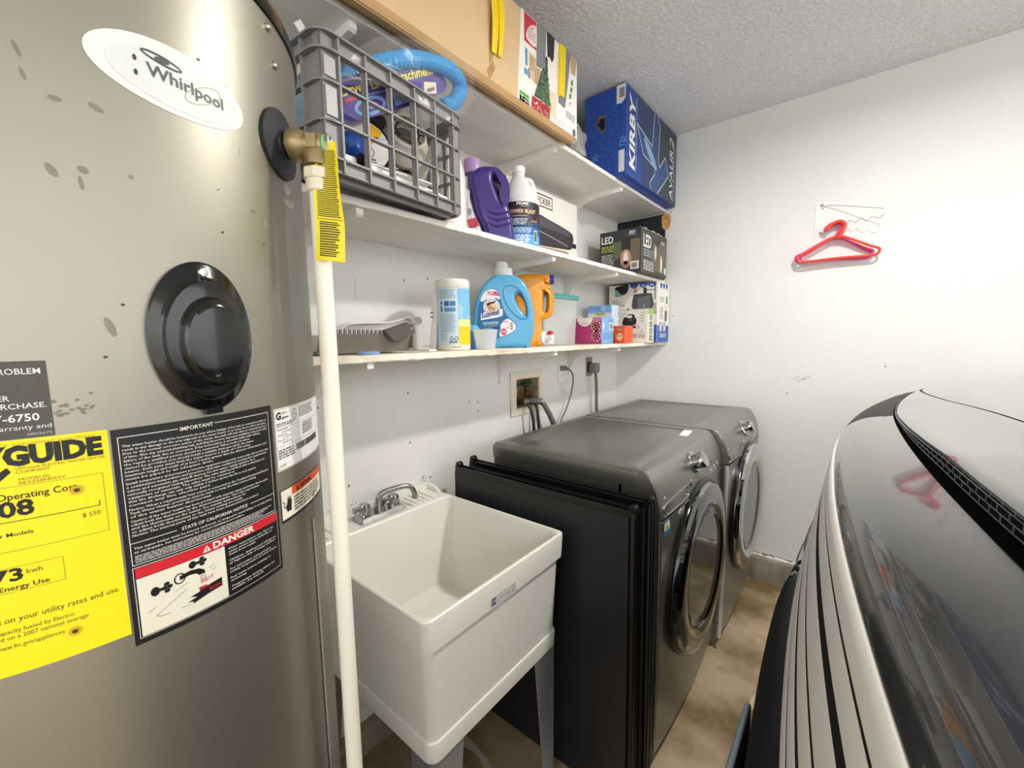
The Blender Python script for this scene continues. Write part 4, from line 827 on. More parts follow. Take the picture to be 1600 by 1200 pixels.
tube(bm, [vc_ + d * .02 + (x * math.cos(a) + y * math.sin(a)) * 0.030 for a in [2 * PI * k / 28 for k in range(28)]], 0.0022, 6, closed=True)
for k in range(8):
    a = 2 * PI * k / 8; e = x * math.cos(a) + y * math.sin(a); tube(bm, [vc_ + d * .02 + e * 0.030, vc_ + d * .02 + e * 0.046], 0.0016, 5)
obj('spoked_ring', bm, M('black_trim', '#141416', 0.25), vh)
bm = B(); lathe(bm, [(0.028, 0.0), (0.028, -0.02), (0.02, -0.028), (0.001, -0.028)], vc_ + d * 0.004, vn, 24); obj('damper', bm, M('grey_damper', '#7d786f', 0.4, 0.3, vary=0.3, vs=40), vh, 0.6)
sb = thing('flat_bracket', 'black flat plastic bar sloping at the right end of the crate', 'bar', (0.2, 0.79, 1.83))
bm = B(); fb = planemap((0.21, 0.79, 1.845), (-0.35, 0.85, 0.42), (0.2, -0.3, 0.9)); prism(bm, [(-0.07, -0.03), (0.07, -0.02), (0.07, 0.014), (-0.07, 0.008)], lambda u, v, k: fb(u, v, .006 * k)); obj('bar', bm, M('black_trim', '#141416', 0.25), sb)
bm = B(); fb2 = planemap((0.20, 0.80, 1.745), (-0.2, 0.75, -0.75), (0.3, 0.5, 0.6)); prism(bm, [(-0.045, -0.03), (0.06, -0.03), (0.06, 0.02), (-0.03, 0.025)], lambda u, v, k: fb2(u, v, .006 * k)); obj('foot_plate', bm, M('black_trim', '#141416', 0.25), sb)
# papers at the bottom, each a sheet stack of its own
pw = M('paper_white', '#f3f1ec', 0.7, vary=0.03)
for i, (z, th, a, b0, rz, lab) in enumerate(((1.6255, 0.020, 0.012, 0.015, 0.02, 'lowest white booklet in the bottom of the crate'), (1.6465, 0.016, 0.016, 0.02, -0.03, 'white booklet second from the bottom of the crate'), (1.6635, 0.011, 0.012, 0.02, 0.03, 'white booklet third from the bottom of the crate'), (1.6755, 0.004, 0.06, 0.03, -0.12, 'topmost loose white leaflet on the booklets in the crate'))):
    bm = B(); i0 = cm(a + .02, b0, 0); ca, sa = math.cos(rz), math.sin(rz); Lw = 0.33 if i < 3 else 0.22
    box(bm, 0, Lw, 0, 0.22, z, z + th, 0.0008, 1)
    for v in bm.verts: v.co = Vector((i0.x, i0.y, 0)) + CA * (v.co.x * ca - v.co.y * sa) + CB * (v.co.x * sa + v.co.y * ca) + Vector((0, 0, v.co.z))
    o = obj('booklet', bm, pw, None, loc=(0.28, 0.65, z)); props(o, lab, 'booklet', 'booklets in the milk crate')
bm = B(); tube(bm, [(0.266, 0.462, 1.955), (0.25, 0.520, 1.905), (0.215, 0.64, 1.78)], 0.011, 4); o = obj('wooden_stick', bm, M('painted_slat', '#f3eee2', 0.5), None, loc=(0.215, 0.64, 1.76)); props(o, 'white wooden slat poking out of the left rear of the crate', 'slat')

# ------------------------------------------------------------------ other goods, middle shelf
wj = thing('white_bottle', 'plain white plastic bottle half hidden between crate and purple bottle', 'bottle', (0.14, 0.995, S2))
wpl = M('white_bottle_plastic', '#f0eee9', 0.35, vary=0.03)
bm = B(); lathe(bm, [(0.052, S2), (0.056, S2 + .005), (0.056, S2 + .19), (0.052, S2 + .225), (0.04, S2 + .26), (0.022, S2 + .28), (0.02, S2 + .305)], (0.14, 0.995, 0), n=32); obj('bottle_body', bm, wpl, wj, 0.6)
bm = B(); lathe(bm, [(0.022, S2 + .3055), (0.023, S2 + .31), (0.023, S2 + .335), (0.01, S2 + .337)], (0.14, 0.995, 0), n=24); obj('cap', bm, wpl, wj, 0.6)
# purple detergent bottle
pb = thing('detergent_bottle', 'purple detergent bottle with a lilac cap and big handle', 'bottle', (0.2, 1.11, S2))
purp = M('purple_plastic', '#40307f', 0.3, vary=0.06, coat=0.2)
pm = facing((0.215, 1.115, S2), (0.78, -0.62, 0))
o1 = sm2([(-0.020, 0.0), (0.075, 0.0), (0.078, 0.06), (0.066, 0.115), (0.060, 0.135), (0.058, 0.185), (0.052, 0.205), (0.030, 0.245), (0.015, 0.253), (-0.03, 0.250), (-0.055, 0.235), (-0.072, 0.225), (-0.074, 0.195), (-0.062, 0.15), (-0.048, 0.09), (-0.024, 0.045)], 4)
o2 = sm2([(0.036, 0.140), (0.042, 0.150), (0.041, 0.19), (0.026, 0.213), (0.014, 0.222), (0.012, 0.205), (0.022, 0.175)], 4)
obj('bottle_body', plate([o1, o2], 0.10, 0.022, lambda a, b, c: pm(a, b, c - 0.03), 4), purp, pb, 0.8)
for zz in (0.10, 0.08, 0.06):
    bm = B(); tube(bm, smooth_path([pm(-0.015, zz + .004, .017), pm(0.02, zz - .006, .021), pm(0.064, zz + .004, .018)], 6), 0.004, 8); obj('grip_rib', bm, purp, pb, True)
o3 = sm2([(-0.088, 0.0), (-0.022, 0.0), (-0.030, 0.05), (-0.05, 0.095), (-0.068, 0.155), (-0.075, 0.175), (-0.09, 0.17)], 4)
obj('front_body', plate([o3], 0.085, 0.02, lambda a, b, c: pm(a, b, c - 0.034), 4), M('pale_label_plastic', '#c9c6cf', 0.35, vary=0.04), pb, 0.8)
pr = Print(lambda u, v, n: pm(u, v, n + 0.009)); pr.rect(-0.079, 0.05, -0.045, 0.078, '#b5364a', 0, rot=0.25); pr.line([(-0.083, 0.045), (-0.05, 0.052)], .003, '#3a3550', 0); pr.scribble(-0.083, 0.008, -0.04, 0.036, 5, '#6a6672', 0); pr.ell(-0.073, 0.10, 0.008, 0.012, '#8d8896', 0, 14); pr.build('label_print', pb)
bm = B(); lathe(bm, [(0.029, 0.0), (0.030, 0.003), (0.0305, 0.03), (0.027, 0.045), (0.022, 0.049), (0.002, 0.05)], pm(-0.052, 0.236, -0.03), (-0.06, -0.06, 1), 28); obj('cap', bm, M('lilac_plastic', '#b795c9', 0.3, vary=0.05), pb, 0.6)
# white gallon jug
gj = thing('cleaner_jug', 'white gallon jug with a blue and black label beside the purple bottle', 'jug', (0.2, 1.30, S2))
jx, jy, jr = 0.205, 1.288, 0.074
gm = M('white_jug_plastic', '#e6e6e4', 0.38, vary=0.05)
bm = B(); lathe(bm, [(jr - .006, S2), (jr, S2 + 0.0057), (jr, S2 + 0.1576), (jr + .002, S2 + 0.1604), (jr + .002, S2 + 0.1767), (jr - .004, S2 + 0.1815), (jr - .008, S2 + 0.1910), (0.056, S2 + 0.2149), (0.034, S2 + 0.2502), (0.026, S2 + 0.2636), (0.021, S2 + 0.2712), (0.021, S2 + 0.2789)], (jx, jy, 0), n=48); obj('jug_body', bm, gm, gj, 0.5)
jm = facing((jx, jy, S2), (0.74, -0.67, 0)); hp = smooth_path([jm(0.020, 0.258, 0), jm(0.036, 0.257, 0), jm(0.047, 0.250, 0), jm(0.056, 0.224, 0), jm(0.061, 0.196, 0), jm(0.058, 0.18, 0)], 6)
bm = B(); tube(bm, hp, 0.010, 12); obj('handle', bm, gm, gj, True)
bm = B(); lathe(bm, [(0.023, S2 + 0.2793), (0.024, S2 + 0.2817), (0.024, S2 + 0.2999), (0.021, S2 + 0.3027), (0.002, S2 + 0.3032)], (jx, jy, 0), n=32); obj('cap', bm, M('white_cap_plastic', '#f4f3f0', 0.4), gj, 0.6)
ja = math.atan2(-0.67, 0.74)
jmap = lambda u, v, n: Vector((jx + (jr + n) * math.cos(ja + u / jr), jy + (jr + n) * math.sin(ja + u / jr), S2 + v))
pr = Print(jmap, 0.012, base=0.0008)
pr.rect(-0.125, 0.010, 0.125, 0.165, '#2b6cae', 0); pr.rect(-0.125, 0.010, 0.125, 0.045, '#4fa3dc', 1); pr.rect(-0.125, 0.082, 0.125, 0.165, '#23242a', 1); pr.rect(-0.125, 0.072, 0.125, 0.088, '#234a78', 2)
pr.text('PRIME', 0.0, 0.147, 0.0095, '#eceae4', 3, w=0.045, al='c', bold=0.03, shear=0.2); pr.text('solutions', 0.005, 0.1405, 0.0045, '#d5d3cd', 3, w=0.025, al='c')
pr.rect(-0.062, 0.117, 0.062, 0.135, '#5b1d20', 2); pr.text('POWER BLAST', 0.0, 0.1195, 0.0125, '#e9d9b8', 3, w=0.105, al='c', bold=0.02); pr.text('concentrated', -0.015, 0.1075, 0.0065, '#e4e2dc', 3, w=0.06, al='c')
pr.scribble(-0.055, 0.078, 0.02, 0.102, 4, '#c9d5e2', 3); pr.poly([(0.03, 0.085), (0.064, 0.085), (0.064, 0.108), (0.026, 0.100)], '#b33a34', 3); pr.text('25% OFF', 0.033, 0.090, 0.006, '#f0ead8', 4, w=0.027)
pr.scribble(-0.055, 0.05, 0.035, 0.070, 4, '#bcd6ec', 3, seed=3); pr.scribble(-0.055, 0.016, 0.03, 0.046, 4, '#e3f0fa', 3, seed=4); pr.rect(0.045, 0.018, 0.062, 0.062, '#e9eef2', 3); pr.bars(0.047, 0.022, 0.06, 0.058, blackk, 4, 10)
pr.build('label_print', gj)
# appliance box on the middle shelf
t, fl, fr = carton('appliance_box', 'white appliance box with a black framed name and grey machine picture', 'box', 0.008, 0.08, 1.30, 1.922, S2 + .001, 1.945, ink(white))
pr = Print(fr)
pr.poly([(0.0, 0.262), (0.064, 0.298), (0.0645, 0.3275), (0.0, 0.3275)], '#cf3a34', 0)
frame(pr, 0.10, 0.258, 0.398, 0.3135, 0.005, '#2a2a2c', 0); pr.text('BLACK+DECKER', 0.115, 0.2725, 0.026, '#2a2a2c', 0, w=0.268, bold=0.01)
pr.poly(sm2([(0.20, 0.205), (0.29, 0.221), (0.36, 0.214), (0.545, 0.192), (0.583, 0.168), (0.58, 0.14), (0.562, 0.108), (0.48, 0.098), (0.24, 0.088), (0.18, 0.12)], 4), '#3b3a3e', 1); pr.line([(0.19, 0.160), (0.36, 0.142), (0.53, 0.118)], .004, '#a7a6a8', 2); pr.poly([(0.21, 0.198), (0.29, 0.214), (0.36, 0.208), (0.54, 0.187), (0.56, 0.165), (0.4, 0.172), (0.22, 0.17)], '#56555a', 2)
pr.poly([(0.575, 0.14), (0.612, 0.138), (0.612, 0.118), (0.575, 0.115)], '#2b2a2d', 1); pr.poly([(0.20, 0.082), (0.52, 0.092), (0.6, 0.06), (0.2, 0.03)], '#a78f80', 0)
pr.build('box_print', t)
# LED light box
t, fl, fr = carton('light_fixture_box', 'black box for an LED light with torn top edge, on the middle shelf', 'box', 0.105, 0.334, 2.12, 2.492, S2 + .001, S2 + .226, ink('#2f2f31'))
pr = Print(fl)
pr.rect(0.001, 0.001, 0.2285, 0.224, '#38383a', 0); pr.poly([(0.085, 0.07), (0.145, 0.10), (0.145, 0.17), (0.07, 0.165)], '#5e6650', 1); pr.poly([(0.16, 0.06), (0.226, 0.05), (0.226, 0.17), (0.16, 0.17)], '#6f6552', 1); pr.rect(0.125, 0.115, 0.175, 0.185, '#303034', 2); pr.rect(0.14, 0.185, 0.156, 0.224, '#3f4046', 2)
pr.ell(0.150, 0.075, 0.030, 0.048, '#b98d7f', 3); pr.ell(0.150, 0.078, 0.013, 0.034, '#efdcd0', 4); pr.ell(0.150, 0.048, 0.019, 0.016, '#8e6a5d', 4)
pr.text('LED', 0.011, 0.165, 0.034, '#efeeea', 3, w=0.068, bold=0.02); pr.scribble(0.011, 0.118, 0.085, 0.152, 3, '#a3b14e', 3); pr.scribble(0.011, 0.022, 0.085, 0.108, 10, '#a9a7a2', 3, seed=5); pr.rect(0.176, 0.018, 0.222, 0.058, '#e6dfd3', 5); pr.bars(0.182, 0.024, 0.214, 0.050, blackk, 6, 12)
pr.text('FEIT', 0.166, 0.198, 0.013, '#e9e8e4', 3, w=0.036, bold=0.03, shear=0.2); pr.text('ELECTRIC', 0.164, 0.190, 0.005, '#e9e8e4', 3, w=0.04)
pr.build('front_print', t)
pr = Print(fr)
pr.rect(0.001, 0.001, 0.371, 0.224, '#47443f', 0); pr.poly([(0.15, 0.03), (0.37, 0.02), (0.37, 0.19), (0.16, 0.16)], '#6b6658', 1); pr.text('LED', 0.034, 0.134, 0.062, '#efeeea', 3, w=0.105, bold=0.02); pr.scribble(0.036, 0.085, 0.17, 0.125, 3, '#8fa3ad', 3); pr.scribble(0.036, 0.015, 0.19, 0.07, 5, '#c3c1bb', 3, seed=6)
for u, v, s2 in ((0.2, 0.12, .8), (0.288, 0.07, 1.0)): pr.ell(u, v, 0.020 * s2, 0.05 * s2, '#c8b3a6', 3); pr.ell(u, v, 0.009 * s2, 0.04 * s2, '#f5ece6', 4)
pr.rect(0.225, 0.16, 0.25, 0.19, '#2b2b2e', 3); pr.rect(0.335, 0.02, 0.362, 0.055, '#e6dfd3', 4); pr.scribble(0.28, 0.178, 0.34, 0.195, 2, '#d5d3ce', 3)
pr.build('side_print', t)
bm = B(); rb = random.Random(4)
loft(bm, [[(0.334, 2.12 + 0.372 * i / 16, S2 + .224), (0.331 + rb.uniform(-.004, .003), 2.12 + 0.372 * i / 16, S2 + .227 + rb.uniform(0, .010)), (0.325, 2.12 + 0.372 * i / 16, S2 + .226)] for i in range(17)], closed=True); obj('torn_edge', bm, M('torn_greyboard', '#a9a397', 0.9), t)
# black board in the corner with the torn tan patch
bb = thing('black_board', 'black flat board standing against the back wall behind the LED box', 'board', (0.16, 2.552, S2))
bm = B(); box(bm, 0.004, 0.302, 2.549, 2.558, S2 + .001, 1.995, 0.001); obj('board', bm, M('black_board_face', '#232327', 0.6, vary=0.1), bb)
bm = B(); plist = sm2([(0.285, 1.985), (0.33, 1.99), (0.332, 1.93), (0.318, 1.908), (0.300, 1.906), (0.288, 1.92), (0.284, 1.95)], 3); prism(bm, plist, lambda u, v, k: (u, 2.5485 - .003 * k, v)); obj('torn_patch', bm, M('tan_torn_paper', '#d6a86e', 0.8, vs=60, col2='#b98550'), bb)

# ------------------------------------------------------------------ top shelf
t = thing('tree_carton', 'long brown cardboard carton with a printed Christmas tree label and tapes', 'box', (0.19, 0.6, S1))
TX = 0.360
bm = B(); box(bm, 0.015, TX, -0.35, 1.446, S1 + .0015, 2.292, 0.004, 2); obj('carton', bm, cardb, t)
bm = B(); prism(bm, [(0.312, S1 + .001), (TX + .002, S1 + .006), (TX + .004, S1 - .006), (TX - .004, S1 - .020), (0.335, S1 - .018), (0.312, S1 - .002)], lambda u, v, k: (u, -0.3 + 1.72 * k, v)); bmesh.ops.bevel(bm, geom=[e for e in bm.edges if e.calc_length() > 1], offset=0.003, segments=2, affect='EDGES'); obj('sagging_flap', bm, M('brown_cardboard_dark', '#c6a071', 0.8, vary=0.12), t)
fm_ = planemap((TX, 0, S1 + .0015), (0, 1, 0), (0, 0, 1)); pr = Print(fm_, base=0.0005)
pr.poly([(1.112, 0.272), (1.088, 0.0), (1.4445, 0.0), (1.4445, 0.272)], '#f2efe9', 0)
pr.poly([(1.127, 0.270), (1.192, 0.270), (1.191, 0.186), (1.127, 0.186)], '#c93545', 1); pr.poly(sm2([(1.141, 0.22), (1.16, 0.245), (1.191, 0.255), (1.191, 0.196), (1.14, 0.196)], 3), '#f2e8e4', 2); pr.scribble(1.145, 0.203, 1.187, 0.235, 4, '#caa7a5', 3); pr.ring(1.165, 0.246, 0.012, 0.009, .003, '#c93545', 3, 16)
for a, b, c, d in ((1.125, 0.09, 1.143, 0.108), (1.131, 0.118, 1.143, 0.168), (1.146, 0.085, 1.153, 0.115)): pr.rect(a, b, c, d, '#5d9cbb', 1)
pr.poly([(1.15, 0.09), (1.21, 0.078), (1.228, 0.14), (1.175, 0.165), (1.15, 0.165)], '#dcc3a0', 1); pr.scribble(1.155, 0.115, 1.185, 0.158, 5, '#b0926c', 2)
for i in range(5): pr.line([(1.183 + .008 * i, 0.085), (1.187 + .008 * i, 0.135)], .003, '#8c6a55', 2)
pr.poly([(1.118, 0.018), (1.149, 0.018), (1.149, -0.0), (1.1, 0.0), (1.1, 0.018)], '#63ad49', 1); pr.rect(1.1, 0.0, 1.149, 0.032, '#63ad49', 1); pr.text('T-21', 1.104, 0.007, 0.014, '#f3f4ee', 2, w=0.040, bold=0.02)
pr.poly([(1.1655, 0.042), (1.2695, 0.042), (1.2625, 0.0), (1.158, 0.0)], '#b13138', 1); rb = random.Random(9)
for i in range(26): pr.ell(rb.uniform(1.17, 1.258), rb.uniform(.004, .036), rb.uniform(.002, .006), rb.uniform(.002, .004), rb.choice(('#e9dfd8', '#7d1d24', '#d9606a', '#c8a080')), 2, 8)
pr.poly([(1.2475, 0.198), (1.269, 0.045), (1.176, 0.045)], '#4e6a4d', 2)
for i in range(150):
    v = rb.uniform(0.04, 0.19); f = (0.198 - v) / 0.155; c = 1.2475 - 0.025 * f; u = c + rb.uniform(-1, 1) * 0.049 * f + 0.0 ; pr.rect(u, v, u + .004, v + .006, rb.choice(('#37543a', '#6f8a68', '#8ba283', '#2f4a33')), 3, rot=rb.uniform(0, 3))
pr.poly([(1.255, 0.10), (1.305, 0.10), (1.305, 0.02), (1.275, 0.02)], '#e6d3be', 1)
for i in range(12): pr.ell(1.312, 0.235 - .014 * i, .0022, .0022, '#b8aea8', 2, 8); pr.rect(1.318, 0.234 - .014 * i, 1.345, 0.236 - .014 * i, '#c9c4be', 1)
for u, v in ((1.410, 0.182), (1.405, 0.157), (1.398, 0.132)): pr.ell(u, v, .011, .0075, '#5f9a55', 2, 14, rot=1.1)
pr.line([(1.392, 0.112), (1.400, 0.100)], .002, '#77736c', 2); pr.line([(1.402, 0.112), (1.391, 0.101)], .002, '#77736c', 2)
pr.scribble(1.37, 0.05, 1.435, 0.075, 4, '#b4aea8', 2); pr.rect(1.29, 0.02, 1.38, 0.0215, '#b4aea8', 2); pr.rect(1.29, 0.012, 1.36, 0.0135, '#b4aea8', 2); pr.bars(1.415, 0.004, 1.435, 0.028, '#55524e', 2, 10)
pr.poly([(1.402, 0.272), (1.4445, 0.272), (1.43, 0.214), (1.402, 0.214)], '#c9a679', 2)
pr.poly([(0.975, 0.20), (0.985, 0.14), (0.982, 0.075), (0.962, 0.04), (0.96, 0.11)], '#b38a5c', 0); pr.poly([(0.95, 0.02), (0.962, 0.0), (0.986, 0.04), (0.978, 0.06)], '#b38a5c', 0)
pr.build('box_print', t, 'white printed label with tree picture')
def tape(parent, pts, mat, fm, h=0.0028):
    bm = B(); prism(bm, pts, lambda u, v, k: fm(u, v, 0.0012 + h * k)); return obj('tape_strip', bm, mat, parent)
gt = M('grey_cloth_tape', '#86878b', 0.4, vary=0.1); yt = M('yellow_tape', '#f6d714', 0.35, vary=0.05)
tape(t, [(1.196, 0.273), (1.244, 0.273), (1.235, 0.150), (1.191, 0.142)], gt, fm_); tape(t, [(1.252, 0.273), (1.293, 0.273), (1.287, 0.205), (1.279, 0.192), (1.268, 0.203), (1.254, 0.196)], M('black_tape', '#2b2b2d', 0.35), fm_); tape(t, [(1.352, 0.273), (1.3985, 0.273), (1.3585, 0.077), (1.3195, 0.083)], gt, fm_); tape(t, [(1.324, 0.273), (1.3615, 0.273), (1.3515, 0.105), (1.344, 0.108), (1.336, 0.103), (1.328, 0.107), (1.316, 0.096)], yt, fm_, 0.005)
for a in (0, 1):
    bm = B(); rows = []
    for i in range(9):
        f = i / 8; z = 2.292 - f * 0.195; rows.append([(TX + .004 + .010 * math.sin(f * 3) + .003 * a, 0.960 + .03 * a + .008 * f - .006 * a * f, z), (TX + .004 + .010 * math.sin(f * 3) + .003 * a, 1.0 + .02 * a - .012 * f, z), (TX + .002 + .010 * math.sin(f * 3), 1.0 + .02 * a - .012 * f, z), (TX + .002 + .010 * math.sin(f * 3), 0.960 + .03 * a + .008 * f, z)])
    loft(bm, rows); obj('loose_tape', bm, yt, t)
# big blue box
t, fl, fr = carton('vacuum_box', 'big blue vacuum cleaner box filling the top shelf corner', 'box', 0.150, 0.358, 1.875, 2.545, S1 + .002, 2.404, M('blue_box_card', '#2a4fae', 0.45, vary=0.04))
pr = Print(fl); pb_ = '#4d7fd0'; rb = random.Random(2)
for i in range(6):
    for j in range(10):
        cx, cy = 0.018 + i * 0.036, 0.02 + j * 0.04 + (0.02 if i % 2 else 0)
        if cy > .375: continue
        for k in range(3):
            a = k * 2 * PI / 3 + PI / 6 + (PI / 3 if rb.random() < .4 else 0); e = (cx + .018 * math.cos(a), cy + .018 * math.sin(a))
            if all(0.003 < q < 0.205 for q in (e[0], cx)) and 0.003 < e[1] < 0.375: pr.line([(cx, cy), e, (e[0] + .006 * math.cos(a + 1), min(e[1] + .006 * math.sin(a + 1), .38))], .0013, pb_, 0)
pr.poly([(0.0735, 0.298), (0.0745, 0.283), (0.112, 0.279), (0.1095, 0.217), (0.0785, 0.208), (0.077, 0.228), (0.058, 0.248), (0.072, 0.266)], '#7a6a58', 1); pr.poly([(0.080, 0.270), (0.107, 0.270), (0.105, 0.222), (0.0825, 0.215), (0.081, 0.232), (0.063, 0.249), (0.078, 0.259)], '#0d1220', 2)
pr.poly([(0.162, 0.384), (0.207, 0.384), (0.206, 0.325), (0.188, 0.305), (0.163, 0.308)], '#e9ebec', 1); pr.bars(0.176, 0.33, 0.202, 0.37, '#4a4a4c', 2, 12); pr.rect(0.175, 0.012, 0.203, 0.106, '#e7eaee', 1); pr.rect(0.181, 0.02, 0.184, 0.09, '#c9cdd2', 2)
for cx, cy, s2 in ((0.055, 0.102, .022), (0.196, 0.15, .02), (0.19, 0.132, .016)):
    for k in range(6): pr.line([(cx, cy), (cx + s2 * math.cos(k * PI / 3 + .4), cy + s2 * math.sin(k * PI / 3 + .4))], .005, '#5e9be6', 1)
pr.build('end_print', t)
pr = Print(fr)
navy = '#26355c'
pr.rect(0.002, 0.002, 0.668, 0.384, '#2a4a9a', 0); pr.poly([(0.13, 0.384), (0.668, 0.384), (0.668, 0.002), (0.20, 0.002)], '#34466c', 1); pr.poly([(0.34, 0.384), (0.668, 0.384), (0.668, 0.002), (0.40, 0.002)], '#3a424f', 2)
pr.poly([(0.118, 0.2575), (0.31, 0.2134), (0.394, 0.1707), (0.4165, 0.1437), (0.4937, 0.2162), (0.5468, 0.133), (0.3734, 0.004), (0.3144, 0.004), (0.2839, 0.0349), (0.3503, 0.0916), (0.3487, 0.1212), (0.1959, 0.1427)], '#39578c', 3); pr.poly([(0.3322, 0.384), (0.31, 0.2134), (0.394, 0.1707), (0.4134, 0.3403), (0.376, 0.384)], '#38507c', 3); pr.ell(0.29, 0.17, 0.10, 0.024, '#8fb4dc', 4, rot=-0.55)
sl_ = '#b9cbe0'
pr.line([(0.335, 0.383), (0.3104, 0.2134), (0.118, 0.2575), (0.1959, 0.1427), (0.3487, 0.1212), (0.3503, 0.0916), (0.2839, 0.0349), (0.3, 0.004)], .007, sl_, 5); pr.line([(0.378, 0.383), (0.4134, 0.3403), (0.3939, 0.1707), (0.4165, 0.1437), (0.4937, 0.2162), (0.5468, 0.133), (0.385, 0.004)], .007, sl_, 5)
pr.text('KIRBY', 0.094, 0.035, 0.056, '#f2f3f5', 6, w=0.325, rot=PI / 2, bold=0.035, shear=0.12); pr.text('HOME CLEANING SYSTEM', 0.118, 0.035, 0.013, '#cfd6e4', 6, w=0.325, rot=PI / 2)
pr.text('AVALIR', 0.612, 0.020, 0.050, '#f0f1f3', 6, w=0.265, rot=PI / 2, bold=0.005, shear=0.15); pr.text('2', 0.612, 0.295, 0.055, '#f0f1f3', 6, w=0.05, rot=PI / 2, shear=0.15); pr.scribble(0.615, 0.02, 0.65, 0.33, 28, '#8d97a8', 6)
pr.build('front_print', t)
bm = B(); tube(bm, smooth_path([(0.12, 1.50, S1 + .004), (0.22, 1.52, S1 + .006), (0.29, 1.56, S1 + .004), (0.30, 1.66, S1 + .004), (0.24, 1.70, S1 + .004)], 6), 0.003, 6); o = obj('loose_cable', bm, M('black_trim', '#141416', 0.25), None, True, loc=(0.22, 1.6, S1)); props(o, 'thin black cable on the top shelf between the two boxes', 'cable')
blob('clear_plastic_bag', 'crumpled clear plastic bag between the tree carton and the blue box', 'bag', (0.20, 1.62, S1 + .085), (0.08, 0.09, 0.08), M('crumpled_film', '#c9c8c6', 0.15, vary=0.3, vs=25, alpha=0.75), 12, 0.2)
# ------------------------------------------------------------------ goods on the lowest shelf
Z3 = S3
# dustpan with comb teeth
dpm = M('brown_grey_plastic', '#7d7369', 0.45, vary=0.08, vs=15); dpd = M('dark_brown_plastic', '#57504a', 0.45)
dp = thing('dustpan', 'grey brown plastic dustpan with comb teeth at the left of the lowest shelf', 'dustpan', (0.19, 0.62, Z3))
bm = B(); rings = []
for i in range(15):
    y = 0.49 + 0.27 * i / 14; f = i / 14; h = 0.052 + 0.012 * max(0, f - .6) ; d = 0.13 - 0.02 * max(0, f - .7) * 3
    b0 = 0.006 if i > 11 else 0.003
    rings.append([(0.205, y, Z3 + b0 + .008 * max(0, f - .8)), (0.225, y, Z3 + h), (0.219, y, Z3 + h), (0.198, y, Z3 + b0 + .006), (0.205 - d + .01, y, Z3 + b0 + .006), (0.215 - d - .016, y, Z3 + h), (0.215 - d - .022, y, Z3 + h), (0.205 - d, y, Z3 + b0)])
loft(bm, rings); obj('tray', bm, dpm, dp, 0.6)
bm = B(); box(bm, 0.095, 0.226, 0.757, 0.764, Z3 + .012, Z3 + .060, .002); obj('tray_end', bm, dpm, dp)
for i in range(14):
    y = 0.517 + 0.0125 * i; bm = B(); prism(bm, [(y - .004, Z3 + .050), (y + .004, Z3 + .050), (y + .0028, Z3 + .064), (y - .0028, Z3 + .064)], lambda u, v, k: (0.219 + .006 * k, u, v)); obj('comb_tooth', bm, dpm, dp)
bm = B(); prism(bm, [(0.655, Z3 + .062), (0.735, Z3 + .086), (0.742, Z3 + .083), (0.744, Z3 + .048), (0.70, Z3 + .030), (0.682, Z3 + .032)], lambda u, v, k: (0.222 + .016 * k, u, v)); bmesh.ops.bevel(bm, geom=bm.edges[:], offset=0.003, segments=2, affect='EDGES'); obj('handle_clip', bm, dpd, dp, 0.6)
bm = B(); tube(bm, smooth_path([(0.205, 0.70, Z3 + .052), (0.208, 0.74, Z3 + .060), (0.208, 0.768, Z3 + .064)], 5), 0.0, 10, radii=[0.010 + 0.007 * min(1, i / 8) for i in range(11)]); obj('handle', bm, dpd, dp, True)
wd_ = thing('white_scoop', 'white plastic scoop with a hooked handle behind the brown dustpan', 'scoop', (0.05, 0.76, Z3))
bm = B(); pts = [(0.05, p[1] + .02, p[2]) for p in [(0.10, 0.595, 1.302), (0.10, 0.63, 1.334), (0.10, 0.70, 1.339), (0.10, 0.76, 1.341), (0.10, 0.80, 1.348), (0.10, 0.845, 1.360), (0.10, 0.862, 1.356), (0.10, 0.872, 1.342), (0.10, 0.885, 1.338), (0.10, 0.897, 1.344), (0.10, 0.898, 1.356), (0.10, 0.890, 1.362)]]
sp5 = smooth_path(pts, 5); loft(bm, [[p + Vector((a, 0, b)) for a, b in ((-.02, 0), (.02, 0), (.02, -.003), (-.02, -.003))] for p in sp5]); obj('hooked_rim', bm, M('white_bottle_plastic', '#f0eee9', 0.35), wd_, 0.8)
bm = B(); prism(bm, [(0.60, 1.30), (0.63, 1.331), (0.70, 1.336), (0.80, 1.345), (0.845, 1.357), (0.868, 1.34), (0.877, Z3 + .003), (0.62, Z3 + .003)], lambda u, v, k: (0.036 + .01 * k, u + .02, v)); obj('back_plate', bm, M('translucent_white', '#e8e5de', 0.4), wd_)
bm = B(); lathe(bm, [(0.026, 0), (0.027, .002), (0.027, .007), (0.024, .0085), (0.001, .0085)], (0.272, 0.585, Z3 + .0005), n=32); o = obj('flat_disc', bm, M('pale_blue_plastic', '#8fb3e2', 0.35), None, 0.6, loc=(0.272, 0.585, Z3)); props(o, 'small flat pale blue lid lying before the brown dustpan', 'lid')
bm = B(); tube(bm, [(0.225, 0.815, Z3 + .003), (0.232, 0.838, Z3 + .004)], 0.0032, 8); o = obj('white_pin', bm, M('white_cap_plastic', '#f4f3f0', 0.4), None, True, loc=(0.228, 0.826, Z3)); props(o, 'tiny white plastic pin lying left of the wipes canister', 'pin')
